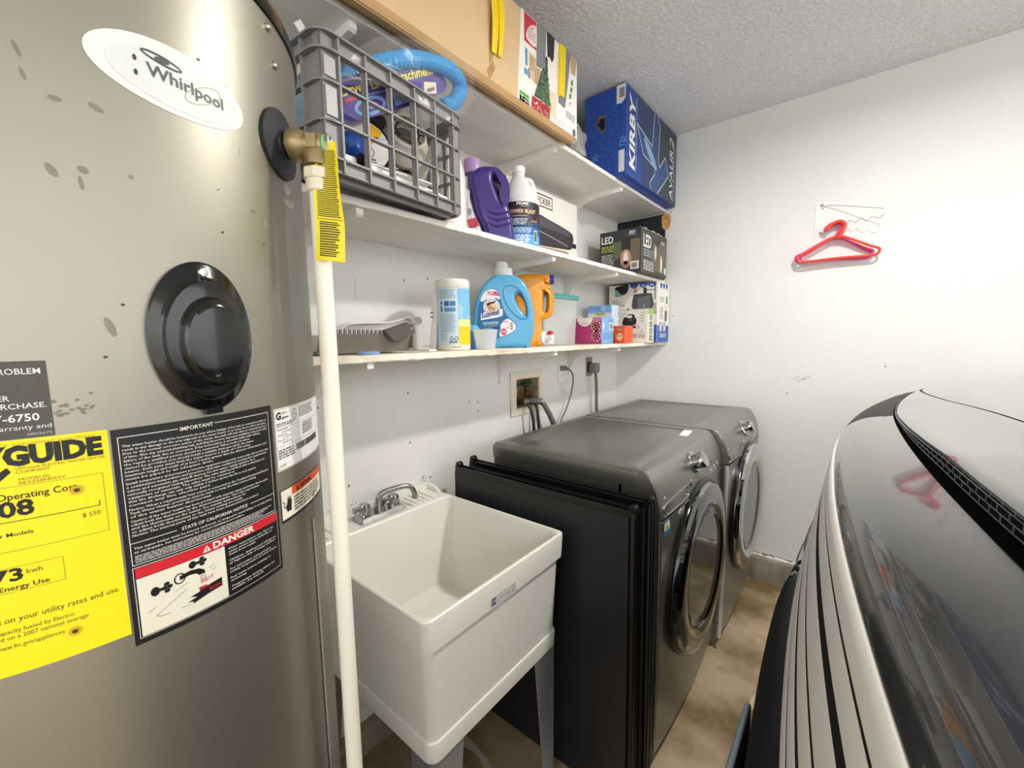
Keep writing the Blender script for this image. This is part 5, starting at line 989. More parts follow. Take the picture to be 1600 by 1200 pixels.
# wipes holder and wipes canister
wh = thing('wipes_holder', 'white plastic wall bracket standing left behind the wipes canister', 'bracket', (0.13, 0.885, Z3))
hm = facing((0.15, 0.90, Z3), (0.65, -0.76, 0)); wt = M('pinkish_white_plastic', '#dfd9d6', 0.4)
o1 = sm2([(-0.009, 0.002), (0.008, 0.002), (0.012, 0.06), (0.016, 0.12), (0.016, 0.185), (0.008, 0.193), (-0.002, 0.178), (-0.005, 0.15), (-0.002, 0.125), (0.001, 0.11), (-0.002, 0.095), (-0.007, 0.065)], 3); obj('upright', plate([o1], 0.03, 0.003, hm), wt, wh, 0.6)
bm = B(); 
prism(bm, [(-0.034, 0.010), (0.0, 0.010), (0.0, 0.018), (-0.034, 0.018)], lambda u, v, k: hm(u, v, -.012 + .02 * k)); obj('base_arm', bm, wt, wh)
for v in (0.104, 0.117):
    bm = B(); prism(bm, [(-0.006, v), (0.004, v), (0.004, v + .006), (-0.006, v + .006)], lambda a, b, k: hm(a, b, .012 + .006 * k)); obj('clip', bm, M('dull_steel', '#8d8b86', 0.4, 0.9), wh)
cn = thing('wipes_canister', 'white and blue printed wipes canister on the lowest shelf', 'canister', (0.2, 0.96, Z3))
cxx, cyy, crr = 0.188, 0.953, 0.054
bm = B(); lathe(bm, [(crr - .003, Z3 + .0005), (crr, Z3 + .004), (crr, Z3 + .196), (crr - .002, Z3 + .2)], (cxx, cyy, 0), n=48); obj('canister_body', bm, M('cream_canister', '#ece5d3', 0.35), cn, 0.5)
bm = B(); lathe(bm, [(crr + .0005, Z3 + .1975), (crr + .0015, Z3 + .2), (crr + .0015, Z3 + .219), (crr - .002, Z3 + .2245), (0.03, Z3 + .226), (0.001, Z3 + .226)], (cxx, cyy, 0), n=48); ld_ = obj('lid', bm, M('translucent_lid', '#eeece5', 0.3), cn, 0.5)
bm = B(); lathe(bm, [(0.022, Z3 + .2265), (0.022, Z3 + .229), (0.018, Z3 + .230), (0.001, Z3 + .230)], (cxx, cyy, 0), n=28); obj('flip_tab', bm, M('blue_plastic', '#1f4fa8', 0.35), ld_, 0.5)
caa = math.atan2(-0.76, 0.65); cmap_ = lambda u, v, n: Vector((cxx + (crr + n) * math.cos(caa + u / crr), cyy + (crr + n) * math.sin(caa + u / crr), Z3 + v))
pr = Print(cmap_, 0.01, base=0.0007)
pr.rect(-0.15, 0.018, 0.15, 0.195, '#cfe6f2', 0); pr.rect(0.022, 0.018, 0.15, 0.085, '#f6cf1f', 1); pr.rect(0.022, 0.075, 0.15, 0.098, '#f7e9a0', 2); pr.rect(0.022, 0.098, 0.15, 0.195, '#7fc3e8', 1)
pr.poly([(0.022, 0.195), (0.09, 0.195), (0.09, 0.11), (0.06, 0.135), (0.04, 0.158), (0.022, 0.165)], '#1f62c4', 2)
for i in range(5): pr.line([(0.022, 0.145 - .009 * i), (0.035, 0.135 - .008 * i), (0.065, 0.112 - .004 * i)], .0022, '#e8f4fb', 3)
pr.rect(-0.038, 0.12, 0.016, 0.158, '#e9f3f8', 1); pr.rect(-0.022, 0.139, -0.006, 0.155, '#2f78b8', 2); pr.rect(-0.004, 0.139, 0.014, 0.155, '#3f87c2', 2); pr.rect(-0.022, 0.122, 0.014, 0.135, '#5c9dcc', 2); pr.rect(-0.036, 0.122, -0.028, 0.14, '#2f6fa8', 2); pr.rect(-0.036, 0.144, -0.028, 0.155, '#2f6fa8', 2)
pr.scribble(-0.038, 0.163, 0.016, 0.192, 6, '#86a6bd', 2, 0.42); pr.scribble(-0.038, 0.058, 0.016, 0.116, 14, '#8aa9bf', 2, 0.4, seed=2); pr.scribble(-0.038, 0.03, -0.014, 0.055, 6, '#8aa9bf', 2, 0.4, seed=8)
for u in (0.0, 0.0145):
    for k in range(3):
        a = k * 2 * PI / 3 + PI / 2; pr.line([(u + .0062 * math.cos(a - .5), 0.0375 + .0062 * math.sin(a - .5)), (u + .0062 * math.cos(a + .9), 0.0375 + .0062 * math.sin(a + .9))], .0026, '#1d2b3c', 2)
pr.scribble(-0.008, 0.023, 0.018, 0.03, 2, '#1d2b3c', 2); pr.scribble(0.0, 0.009, 0.03, 0.013, 1, '#8a8578', 0)
pr.build('label_print', cn)
# blue container with lid, measuring cup
bx = thing('blue_tub', 'small blue lidded tub hidden behind the clear measuring cup', 'tub', (0.15, 1.06, Z3))
bm = B(); lathe(bm, [(0.022, Z3 + .0005), (0.024, Z3 + .003), (0.027, Z3 + .062)], (0.165, 1.062, 0), n=28); obj('tub', bm, M('blue_tub_plastic', '#3d7fc0', 0.3), bx, 0.6)
bm = B(); lathe(bm, [(0.030, Z3 + .0625), (0.030, Z3 + .068), (0.026, Z3 + .072), (0.018, Z3 + .083), (0.001, Z3 + .084)], (0.165, 1.062, 0), n=28); obj('lid', bm, M('light_blue_plastic', '#6bb2e6', 0.3), bx, 0.6)
frost = M('frosted_plastic', '#eef1f3', 0.25, alpha=0.42, vary=0)
mc = thing('measuring_cup', 'small clear plastic measuring cup in front of the blue softener jug', 'cup', (0.26, 1.035, Z3))
bm = B(); lathe(bm, [(0.031, Z3 + .0005), (0.032, Z3 + .002), (0.0405, Z3 + .062), (0.043, Z3 + .0635), (0.043, Z3 + .066), (0.0395, Z3 + .066), (0.030, Z3 + .004), (0.001, Z3 + .004)], (0.258, 1.030, 0), n=40); obj('cup', bm, frost, mc, 0.6)
pr = Print(lambda u, v, n: Vector((0.258 + (0.0325 + .0085 * (v / .062) + n) * math.cos(caa + u), 1.030 + (0.0325 + .0085 * (v / .062) + n) * math.sin(caa + u), Z3 + v))); pr.rect(-0.03, 0.008, 0.03, 0.058, '#f3f5f6', 0); pr.build('molded_scale', mc)
# blue softener jug
sj = thing('softener_jug', 'large sky blue fabric softener jug with a white cap', 'jug', (0.19, 1.20, Z3))
sm_ = facing((0.185, 1.205, Z3), (0.65, -0.76, 0)); sky = M('sky_blue_plastic', '#55abd9', 0.28, vary=0.04, coat=0.3)
o1 = sm2([(-0.104, 0.002), (-0.112, 0.03), (-0.1137, 0.0775), (-0.1071, 0.1421), (-0.094, 0.1945), (-0.0703, 0.2347), (-0.0405, 0.2603), (-0.026, 0.268), (0.005, 0.270), (0.038, 0.268), (0.0686, 0.2541), (0.091, 0.2262), (0.1062, 0.1834), (0.1155, 0.1349), (0.1176, 0.0863), (0.1123, 0.0472), (0.1004, 0.0119), (0.090, 0.001)], 4)
o2 = sm2([(0.0555, 0.2005), (0.070, 0.1955), (0.086, 0.1663), (0.0906, 0.1276), (0.0816, 0.1245), (0.0597, 0.1528), (0.0471, 0.1852)], 4)
obj('jug_body', plate([o1, o2], 0.115, 0.014, lambda a, b, c: sm_(a, b, c - 0.045), 5), sky, sj, 0.9)
rc = smooth_path([(a, b, 0) for a, b in [(0.0106, 0.2231), (0.0367, 0.2291), (0.069, 0.2115), (0.0913, 0.1643), (0.0957, 0.1223), (0.0807, 0.1063), (0.0514, 0.1197), (0.0225, 0.1524), (0.0068, 0.1912)]], 5, True)
bm = B(); tube(bm, [sm_(p.x, p.y, 0.0105) for p in rc], 0.0048, 8, closed=True); obj('handle_rim', bm, sky, sj, True)
for P3 in ([(0.06, 0.085), (0.085, 0.06), (0.09, 0.02)], [(0.1, 0.10), (0.085, 0.075), (0.05, 0.03), (0.045, 0.012)], [(-0.03, 0.243), (0.0, 0.248), (0.05, 0.243), (0.08, 0.215)]):
    bm = B(); tube(bm, smooth_path([sm_(a, b, 0.0085 - max(0, abs(a) - .075) * .5) for a, b in P3], 6), 0.003, 8); obj('molded_rib', bm, sky, sj, True)
bm = B(); cpc = sm_(0.006, 0.262, -0.045); lathe(bm, [(0.034, 0.0), (0.0355, 0.003), (0.0345, 0.034), (0.032, 0.037)], cpc, n=36); lathe(bm, [(0.0235, 0.030), (0.0225, 0.055), (0.019, 0.060), (0.001, 0.061)], cpc + sm_(-0.006, 0, 0) - sm_(0, 0, 0), n=30)
obj('cap', bm, M('white_cap_plastic', '#f4f3f0', 0.4), sj, 0.6)
pr = Print(lambda u, v, n: sm_(u, v, 0.0126 + n), base=0.0005)
lab = [(-0.0815, 0.1732), (-0.078, 0.1924), (-0.0545, 0.2144), (-0.0349, 0.2189), (-0.0124, 0.2074), (-0.0061, 0.1785), (-0.000, 0.1527), (0.0154, 0.1202), (0.0444, 0.0939), (0.0508, 0.0775), (0.0407, 0.0614), (0.0042, 0.0424), (-0.019, 0.0362), (-0.0815, 0.0375), (-0.0815, 0.09)]
pr.poly([(-0.094, 0.040), (-0.019, 0.0365), (0.0042, 0.0424), (0.0407, 0.0614), (0.0508, 0.0775), (0.0444, 0.0939), (0.0154, 0.1202), (0.0, 0.1527), (-0.089, 0.1527), (-0.096, 0.09)], '#1d6da3', 0)
pr.poly([(-0.089, 0.1527), (0.0, 0.1527), (-0.0061, 0.1785), (-0.0124, 0.2074), (-0.022, 0.2145), (-0.0349, 0.2189), (-0.0545, 0.2144), (-0.070, 0.203), (-0.078, 0.190)], '#1d6da3', 0)
pr.poly(sm2([(-0.0815, 0.175), (-0.072, 0.198), (-0.0545, 0.2125), (-0.0349, 0.217), (-0.014, 0.206), (-0.0085, 0.183), (-0.014, 0.178), (-0.022, 0.184), (-0.03, 0.180), (-0.04, 0.182), (-0.05, 0.176), (-0.06, 0.180), (-0.07, 0.172)], 2), '#f1eef2', 1)
pr.poly([(-0.054, 0.197), (-0.0085, 0.191), (-0.0125, 0.203), (-0.024, 0.208), (-0.054, 0.209)], '#d13a78', 2); pr.text('25%', -0.051, 0.1985, 0.0085, '#f7eaf0', 3, w=0.020, bold=0.03); pr.text('MAS CONTENIDO', -0.029, 0.1965, 0.0036, '#f7eaf0', 3, w=0.017)
pr.ell(-0.040, 0.153, 0.031, 0.029, '#f3f2f4', 1); pr.poly([(-0.081, 0.104), (-0.02, 0.113), (0.0, 0.120), (0.001, 0.143), (-0.012, 0.146), (-0.081, 0.130)], '#f3f2f4', 1)
pr.ell(-0.040, 0.153, 0.0265, 0.0245, '#55718f', 2); pr.ell(-0.040, 0.153, 0.025, 0.023, '#f4ede6', 3)
pr.ell(-0.049, 0.155, 0.010, 0.011, '#dca37c', 4, 18); pr.ell(-0.029, 0.150, 0.010, 0.0105, '#ecc6a8', 4, 18); pr.ell(-0.040, 0.142, 0.013, 0.010, '#e2b08c', 4, 18); pr.poly(sm2([(-0.060, 0.160), (-0.052, 0.168), (-0.035, 0.171), (-0.025, 0.174), (-0.03, 0.165), (-0.044, 0.162), (-0.052, 0.156)], 3), '#3b2a24', 5)
pr.text('Suavitel', -0.078, 0.111, 0.0195, '#3a4b9c', 4, w=0.070, rot=0.20, bold=0.02, shear=0.15); pr.text('ADVANCED', -0.074, 0.0875, 0.0088, '#dfeaf2', 1, w=0.059, bold=0.02, rot=0.05); pr.text('CUIDADO SUPERIOR', -0.070, 0.0805, 0.0038, '#bcd6e6', 1, w=0.05, rot=0.05)
pr.rect(-0.074, 0.068, -0.014, 0.077, '#1a3a72', 1, rot=0.05); pr.rect(-0.073, 0.0690, -0.055, 0.0752, '#7fb84a', 2, rot=0.05); pr.rect(-0.055, 0.0700, -0.037, 0.0762, '#4aa0d8', 2, rot=0.05)
pr.poly(sm2([(-0.012, 0.0425), (0.002, 0.045), (0.030, 0.057), (0.045, 0.068), (0.048, 0.078), (0.043, 0.091), (0.022, 0.108), (0.008, 0.104), (-0.001, 0.094), (-0.009, 0.085), (-0.008, 0.07), (-0.013, 0.058)], 2), '#f1eef0', 1)
pr.ell(0.003, 0.0605, 0.0115, 0.0125, '#d0357a', 2, 24); pr.text('230', -0.005, 0.0565, 0.0085, '#f7e6ee', 3, w=0.016, bold=0.02)
for i in range(3): pr.bars(0.0265, 0.068 + .0095 * i, 0.037, 0.075 + .0095 * i, '#5a5a66', 2, 6, seed=i + 2)
pr.ell(0.018, 0.075, 0.004, 0.004, '#e597b8', 2, 10); pr.scribble(-0.002, 0.094, 0.022, 0.101, 3, '#d9a9b8', 2)
pr.build('label_print', sj)
# orange detergent dispenser jug
oj = thing('detergent_dispenser', 'bright orange detergent jug with a blue cap and white spigot', 'jug', (0.13, 1.47, Z3))
om = facing((0.14, 1.462, Z3), (0.65, -0.76, 0)); orange = M('orange_plastic', '#f4a11c', 0.3, vary=0.04, coat=0.2)
o1 = sm2([(-0.0838, 0.001), (-0.09, 0.10), (-0.088, 0.22), (-0.0768, 0.285), (-0.04, 0.302), (0.02, 0.303), (0.064, 0.303), (0.0675, 0.285), (0.0667, 0.262), (0.05, 0.268), (0.052, 0.258), (0.0778, 0.2353), (0.0865, 0.21), (0.086, 0.155), (0.0716, 0.1238), (0.0373, 0.1093), (0.0322, 0.0758), (0.0425, 0.0555), (0.036, 0.02), (0.0268, 0.001)], 4)
o2 = sm2([(0.0437, 0.230), (0.056, 0.2302), (0.060, 0.20), (0.0556, 0.150), (0.0423, 0.147), (0.040, 0.19)], 4)
obj('jug_body', plate([o1, o2], 0.115, 0.022, lambda a, b, c: om(a, b, c - 0.03), 5), orange, oj, 0.9)
bm = B(); lathe(bm, [(0.020, -0.006), (0.0205, 0.0), (0.0205, 0.017), (0.018, 0.020), (0.001, 0.020)], om(0.068, 0.283, -0.022), om(1, 0.0, 0) - om(0, 0, 0), n=24); obj('cap', bm, M('royal_blue_plastic', '#2b3fae', 0.3), oj, 0.6)
spd = (om(0.85, 0, 0.45) - om(0, 0, 0)).normalized()
bm = B(); q0 = om(0.034, 0.037, 0.005); lathe(bm, [(0.026, 0.0), (0.027, 0.005), (0.027, 0.012), (0.021, 0.016), (0.015, 0.017), (0.015, 0.050), (0.012, 0.052), (0.001, 0.052)], q0, spd, n=28); sg = obj('spigot', bm, M('white_cap_plastic', '#f4f3f0', 0.4), oj, 0.6)
bm = B(); lathe(bm, [(0.012, 0.0), (0.012, 0.033), (0.010, 0.036), (0.001, 0.036)], q0 + spd * 0.038 + Vector((0, 0, -0.025)), (0, 0, 1), n=20); obj('spout', bm, M('white_cap_plastic', '#f4f3f0', 0.4), sg, 0.6)
bm = B(); lathe(bm, [(0.013, 0.0), (0.0145, 0.003), (0.0135, 0.011), (0.007, 0.0155), (0.001, 0.016)], q0 + spd * 0.038 + Vector((0, 0, 0.0115)), (0, 0, 1), n=20); obj('push_button', bm, M('red_plastic', '#c22f2c', 0.35), sg, 0.6)
# clear bin with teal lid
bn = thing('clear_bin', 'clear plastic bin with a teal lid behind the orange jug', 'bin', (0.06, 1.75, Z3))
cbn = M('hazy_clear_plastic', '#e4e8e6', 0.15, alpha=0.33, vary=0)
bm = B(); loft(bm, [rr(0.012, 0.100, 1.60, 1.876, Z3 + .001, .012), rr(0.008, 0.108, 1.592, 1.888, Z3 + .220, .014), rr(0.010, 0.106, 1.594, 1.886, Z3 + .220, .013), rr(0.014, 0.098, 1.602, 1.874, Z3 + .004, .011)]); obj('tub', bm, cbn, bn, 0.7)
bm = B(); loft(bm, [rr(0.004, 0.112, 1.586, 1.894, Z3 + .2205, .016), rr(0.002, 0.115, 1.583, 1.897, Z3 + .224, .017), rr(0.002, 0.115, 1.583, 1.897, Z3 + .241, .017), rr(0.012, 0.105, 1.593, 1.887, Z3 + .244, .012)]); obj('lid', bm, M('teal_plastic', '#66bdb8', 0.3), bn, 0.7)
# small cartons
t, fl, fr = carton('dryer_sheet_box', 'pink dryer sheet box with roses and a light blue side', 'box', 0.064, 0.222, 1.920, 2.048, Z3 + .001, Z3 + .1345, ink('#7fb4e4'), 0.001)
pr = Print(fl); pr.rect(0.0005, 0.0, 0.1575, 0.133, '#b23a78', 0); pr.rect(0.0005, 0.115, 0.1575, 0.133, '#c97a9c', 1); pr.poly([(0.064 + 0.045 * math.cos(PI + PI * i / 20), 0.133 + 0.044 * math.sin(PI + PI * i / 20)) for i in range(21)], '#f1ece6', 2);
pr.text('Downy', 0.046, 0.099, 0.014, '#6b8f86', 3, w=0.038, shear=0.2); pr.text('CON', 0.057, 0.117, 0.005, '#8d9a94', 3, w=0.013); rb = random.Random(3)
for cx, cy in ((0.128, 0.088), (0.130, 0.040)):
    for k in range(9): a = 2 * PI * k / 9; pr.ell(cx + .017 * math.cos(a), cy + .017 * math.sin(a), .012, .011, ('#eda3b4', '#f2b7c2')[k % 2], 3, 12)
    for k in range(6): a = 2 * PI * k / 6 + .4; pr.ell(cx + .009 * math.cos(a), cy + .009 * math.sin(a), .008, .0075, ('#d96a88', '#e58aa2')[k % 2], 4, 10)
    pr.ell(cx, cy, .005, .005, '#b83a66', 5, 10)
for v in (0.008, 0.016): pr.rect(0.012, v, 0.06, v + .002, '#9c2f68', 1)
pr.build('front_print', t, 'pink rose printed front')
pr = Print(fr); pr.rect(0.001, 0, 0.127, 0.132, '#7fb4e4', 0); pr.rect(0.085, 0.07, 0.124, 0.105, '#eef1f3', 1); pr.bars(0.09, 0.075, 0.12, 0.100, '#3c4a5a', 2, 9); pr.text('Downy', 0.075, 0.112, 0.011, '#2f5fa8', 1, w=0.045, shear=0.2); pr.scribble(0.015, 0.02, 0.12, 0.055, 4, '#5c93cc', 1); pr.ell(0.02, 0.09, .010, .02, '#d3e6f5', 1, 12); pr.build('side_print', t)
bm = B(); box(bm, 0.052, 0.0615, 1.922, 2.04, Z3 + .001, Z3 + .130, .001); o = obj('translucent_sleeve', bm, M('pinkish_film', '#dcb9c8', 0.3, alpha=0.6), None, loc=(0.057, 1.98, Z3)); props(o, 'thin pale pink sleeve standing left of the rose printed box', 'sleeve')
t, fl, fr = carton('tablet_box', 'pale blue box standing just behind the pink rose box', 'box', 0.045, 0.188, 2.100, 2.185, Z3 + .001, Z3 + .206, ink('#cddff0'), 0.001)
pr = Print(fl); pr.rect(0, 0.165, 0.142, 0.205, '#86aee2', 0); pr.rect(0.0, 0.12, 0.142, 0.166, '#dfe8f0', 0); pr.text('TABLETS', 0.02, 0.183, 0.010, '#5b7fc0', 1, w=0.06); pr.ring(0.095, 0.189, .011, .012, .003, '#eef3f8', 1, 18); pr.rect(0.04, 0.150, 0.108, 0.164, '#f0df4a', 1); pr.scribble(0.05, 0.154, 0.10, 0.161, 1, '#6d6a3c', 2); pr.poly([(0.0, 0.132), (0.03, 0.140), (0.03, 0.128), (0, 0.122)], '#232a3c', 1); pr.build('front_print', t)
t, fl, fr = carton('orange_carton', 'small orange detergent carton with a round orange and yellow emblem', 'box', 0.2076, 0.272, 2.080, 2.185, Z3 + .001, Z3 + .092, ink('#ef6136'), 0.001)
pr = Print(fl); pr.rect(0, 0, 0.064, 0.09, '#e2572c', 0); pr.ell(0.036, 0.034, 0.0195, 0.021, '#f6c83f', 1); pr.ell(0.036, 0.034, 0.0165, 0.018, '#f07d2a', 2); pr.ell(0.036, 0.034, 0.013, 0.014, '#f3dcc0', 3); pr.text('Tide', 0.0255, 0.030, 0.010, '#27407f', 4, w=0.021, bold=0.03, rot=0.25); pr.scribble(0.02, 0.066, 0.052, 0.078, 2, '#a9a3a0', 1); pr.rect(0.001, 0.004, 0.012, 0.014, '#2f4f9c', 1); pr.rect(0.0, 0.062, 0.007, 0.08, '#f3b09a', 1); pr.build('front_print', t)
t, fl, fr = carton('cleaner_box', 'white box with a black hand held cleaner pictured and a green side', 'box', 0.121, 0.325, 2.250, 2.345, Z3 + .001, Z3 + .186, ink('#e9e6de'), 0.001)
pr = Print(fl); pr.ell(0.022, 0.164, 0.019, 0.011, '#2b2b2d', 0); pr.text('BISSELL', 0.007, 0.160, 0.007, '#ecebe6', 1, w=0.030); pr.line([(0.004, 0.183), (0.204, 0.183)], .002, '#77746c', 0); pr.ell(0.093, 0.184, 0.009, 0.006, '#8d8c5c', 1, 12)
pr.poly(sm2([(0.063, 0.128), (0.07, 0.140), (0.085, 0.144), (0.09, 0.156), (0.126, 0.156), (0.132, 0.142), (0.142, 0.128), (0.140, 0.105), (0.13, 0.098), (0.07, 0.096), (0.060, 0.108)], 3), '#27272a', 1); pr.rect(0.088, 0.137, 0.116, 0.151, '#e9e6de', 2); pr.rect(0.098, 0.12, 0.118, 0.132, '#5b5b60', 2); pr.poly([(0.105, 0.10), (0.14, 0.09), (0.14, 0.08), (0.115, 0.08)], '#27272a', 1); pr.ring(0.15, 0.086, 0.014, 0.007, 0.002, '#4d4d50', 1, 16); pr.ell(0.024, 0.122, 0.015, 0.015, '#2f2f33', 1, 16); pr.rect(0.017, 0.122, 0.031, 0.135, '#39393d', 2)
for u, v in ((0.06, 0.158), (0.045, 0.145), (0.165, 0.16), (0.165, 0.145), (0.165, 0.13), (0.165, 0.115)): pr.scribble(u, v, u + .022, v + .007, 2, '#9b978e', 1)
pr.rect(0.172, 0.055, 0.175, 0.072, '#3a3a3c', 1); pr.rect(0.15, 0.052, 0.19, 0.0535, '#9b978e', 1); pr.scribble(0.105, 0.025, 0.15, 0.05, 4, '#9b978e', 1); pr.scribble(0.155, 0.025, 0.195, 0.045, 3, '#9b978e', 1); pr.build('front_print', t)
pr = Print(fr); pr.rect(0.001, 0, 0.094, 0.184, '#e4e5da', 0); pr.rect(0.001, 0.155, 0.094, 0.184, '#9cc46a', 1)
for i in range(4): pr.rect(0.03, 0.010 + .037 * i, 0.07, 0.040 + .037 * i, ('#5e7a4d', '#7d8f66')[i % 2], 1); pr.ell(0.05, 0.024 + .037 * i, .012, .009, ('#b9b78f', '#a5b98f')[i % 2], 2, 10)
pr.build('side_print', t, 'green photo strip on the box side')
t, fl, fr = carton('shredder_box', 'tall white and blue shredder box at the far end of the lowest shelf', 'box', 0.043, 0.338, 2.360, 2.540, Z3 + .001, Z3 + .336, ink('#ebe8e1'), 0.001)
pr = Print(fl)
pr.poly([(0.0, 0.0), (0.294, 0.0), (0.294, 0.10), (0.26, 0.098), (0.2, 0.02), (0, 0.02)], '#3a63ac', 0); pr.rect(0.037, 0.268, 0.082, 0.318, '#7bb4b8', 0); pr.poly(sm2([(0.036, 0.312), (0.05, 0.327), (0.12, 0.334), (0.118, 0.297), (0.105, 0.282), (0.085, 0.277), (0.068, 0.29), (0.052, 0.308)], 3), '#1b1b1d', 1)
for u in (0.156, 0.212, 0.262): pr.poly(sm2([(u - .023, 0.334), (u + .023, 0.334), (u + .019, 0.318), (u, 0.308), (u - .019, 0.318)], 3), '#2f4f9f', 1)
pr.text('A', 0.150, 0.315, .009, '#e6ebf3', 2); pr.scribble(0.20, 0.315, 0.225, 0.328, 2, '#c9d3e8', 2); pr.scribble(0.25, 0.315, 0.275, 0.328, 2, '#c9d3e8', 2); pr.rect(0.155, 0.284, 0.175, 0.305, '#d09468', 1)
pr.poly(sm2([(0.152, 0.19), (0.152, 0.262), (0.165, 0.276), (0.25, 0.276), (0.264, 0.262), (0.264, 0.19)], 3), '#4b4d50', 1); pr.poly([(0.18, 0.19), (0.18, 0.258), (0.256, 0.264), (0.256, 0.19)], '#6a6d70', 2); pr.rect(0.212, 0.276, 0.232, 0.308, '#3b3c3f', 1); pr.rect(0.225, 0.293, 0.285, 0.297, '#4b4d50', 1); pr.rect(0.278, 0.24, 0.283, 0.33, '#4b4d50', 1); pr.poly([(0.215, 0.20), (0.222, 0.20), (0.2185, 0.222)], '#c9cbcc', 3)
pr.text('CROSS CUT', 0.018, 0.226, 0.012, '#6f665c', 1, w=0.088); pr.text('SHREDDER', 0.020, 0.210, 0.012, '#6f665c', 1, w=0.082, bold=0.02); pr.scribble(0.02, 0.243, 0.06, 0.249, 1, '#9b9388', 1); pr.rect(0.258, 0.022, 0.272, 0.055, '#eef0f2', 1); pr.rect(0.260, 0.028, 0.264, 0.046, '#c9474a', 2)
pr.scribble(0.27, 0.16, 0.29, 0.22, 7, '#8f8b84', 1); pr.build('front_print', t)
pr = Print(fr); pr.rect(0.001, 0, 0.179, 0.335, '#edeae4', 0); pr.rect(0.001, 0.0, 0.179, 0.095, '#345fb0', 1)
for u in (0.05, 0.095, 0.14): pr.poly(sm2([(u - .016, 0.33), (u + .016, 0.33), (u + .013, 0.312), (u, 0.300), (u - .013, 0.312)], 3), '#2f4f9f', 1)
pr.rect(0.13, 0.22, 0.16, 0.262, '#4e9c98', 1); pr.scribble(0.03, 0.225, 0.10, 0.258, 3, '#a29c94', 1); pr.scribble(0.03, 0.13, 0.095, 0.20, 9, '#a9a49c', 1); pr.poly([(0.115, 0.12), (0.15, 0.12), (0.15, 0.18), (0.115, 0.18)], '#505255', 1); pr.line([(0.11, 0.21), (0.13, 0.185), (0.155, 0.205)], .004, '#c48a84', 1); pr.scribble(0.04, 0.055 - .03, 0.15, 0.05, 4, '#cdd9ee', 2)
for u in (0.05, 0.11): pr.rect(u - .018, 0.060, u + .022, 0.115, '#a9adb2', 2); pr.ell(u + .002, 0.08, .016, .02, '#d5d7d9', 3, 14)
pr.build('side_print', t)

# ------------------------------------------------------------------ fold-down hanger rack and hangers on the back wall
hr = thing('hanger_rack', 'white wire hanger rack screwed to the back wall', 'hanger rack', (1.04, YB, 1.83))
wmet = M('white_enamel_metal', '#eeede9', 0.35, vary=0.03); wire = M('wire_grey', '#c9c8c4', 0.3, 0.6)
bm = B(); box(bm, 1.022, 1.058, YB - .0022, YB - .0003, 1.757, 1.899, .0006, 1); obj('plate', bm, wmet, hr)
for z in (1.893, 1.764):
    bm = B(); lathe(bm, [(0.005, 0), (0.005, 0.002), (0.003, 0.004), (0.0005, 0.0042)], (1.047, YB - .0025, z), (0, -1, 0), 12); obj('screw', bm, M('dull_steel', '#8d8b86', 0.4, 0.9), hr, 0.6)
    bm = B(); tube(bm, [(1.052 + .004 * math.cos(a), YB - .006 - .004 * math.sin(a) * .5, z - .008 + .010 * math.sin(a)) for a in [2 * PI * k / 14 for k in range(14)]], 0.0013, 6, closed=True); obj('loop', bm, wire, hr, True)
wy = lambda x: YB - 0.006 - (x - 1.055) * 0.42
bm = B(); wpts = [(1.054, 1.884), (1.10, 1.882), (1.255, 1.845), (1.272, 1.838), (1.274, 1.822), (1.264, 1.806)]
wv = [(1.255, 1.803), (1.243, 1.809), (1.232, 1.811), (1.222, 1.800), (1.212, 1.797), (1.203, 1.806), (1.194, 1.809), (1.184, 1.798), (1.175, 1.795), (1.166, 1.803), (1.158, 1.806), (1.148, 1.795), (1.139, 1.792), (1.131, 1.800), (1.123, 1.802), (1.113, 1.790), (1.104, 1.787), (1.096, 1.794), (1.088, 1.794), (1.076, 1.778), (1.064, 1.766), (1.053, 1.760)]
tube(bm, smooth_path([(x, wy(x), z - 0.13 * (x - 1.06)) for x, z in wpts + wv], 4), 0.0016, 6); obj('wire_arm', bm, wire, hr, True)
def hanger(label, mat, cx, cy, zt, width, rz, r=0.0056, roll=0.0):
    t = thing('clothes_hanger', label, 'hanger', (cx, cy, zt - 0.06), 'hangers on the wire rack')
    ca, sa = math.cos(rz), math.sin(rz); cr_, sr_ = math.cos(roll), math.sin(roll)
    def W(a, z): z *= 0.9; a, z = a * cr_ - z * sr_, a * sr_ + z * cr_; return (cx + a * ca, cy + a * sa, zt + z)
    h = width / 2
    body = smooth_path([W(*p) for p in ((0, -0.072), (-0.03, -0.080), (-h * .78, -0.135), (-h * .97, -0.150), (-h, -0.164), (-h * .95, -0.178), (-h * .8, -0.183), (0, -0.180), (h * .8, -0.183), (h * .95, -0.178), (h, -0.164), (h * .97, -0.150), (h * .78, -0.135), (0.03, -0.080))], 4, True)
    bm = B(); tube(bm, body, r, 10, closed=True); obj('frame', bm, mat, t, True)
    hook = smooth_path([W(*p) for p in ((0.002, -0.075), (0.014, -0.050), (0.022, -0.022), (0.016, -0.003), (0.0, 0.004), (-0.020, -0.002), (-0.036, -0.020), (-0.040, -0.032))], 6)
    bm = B(); tube(bm, hook, r * 1.15, 10, radii=[r * (1.6 - 0.5 * i / len(hook)) for i in range(len(hook))]); obj('hook', bm, mat, t, True)
    return t
red = M('red_orange_plastic', '#f2452f', 0.3, vary=0.05, coat=0.2); pink = M('hot_pink_plastic', '#e8508f', 0.3, vary=0.05, coat=0.2)
hx = 1.118
hanger('red orange plastic hanger hanging frontmost on the wire rack', red, hx, wy(hx) - .018, 1.793, 0.300, 0.02)
hanger('pink plastic hanger hanging directly behind the red orange one', pink, hx - .012, wy(hx) + .002, 1.793, 0.29, 0.04, roll=-0.03)
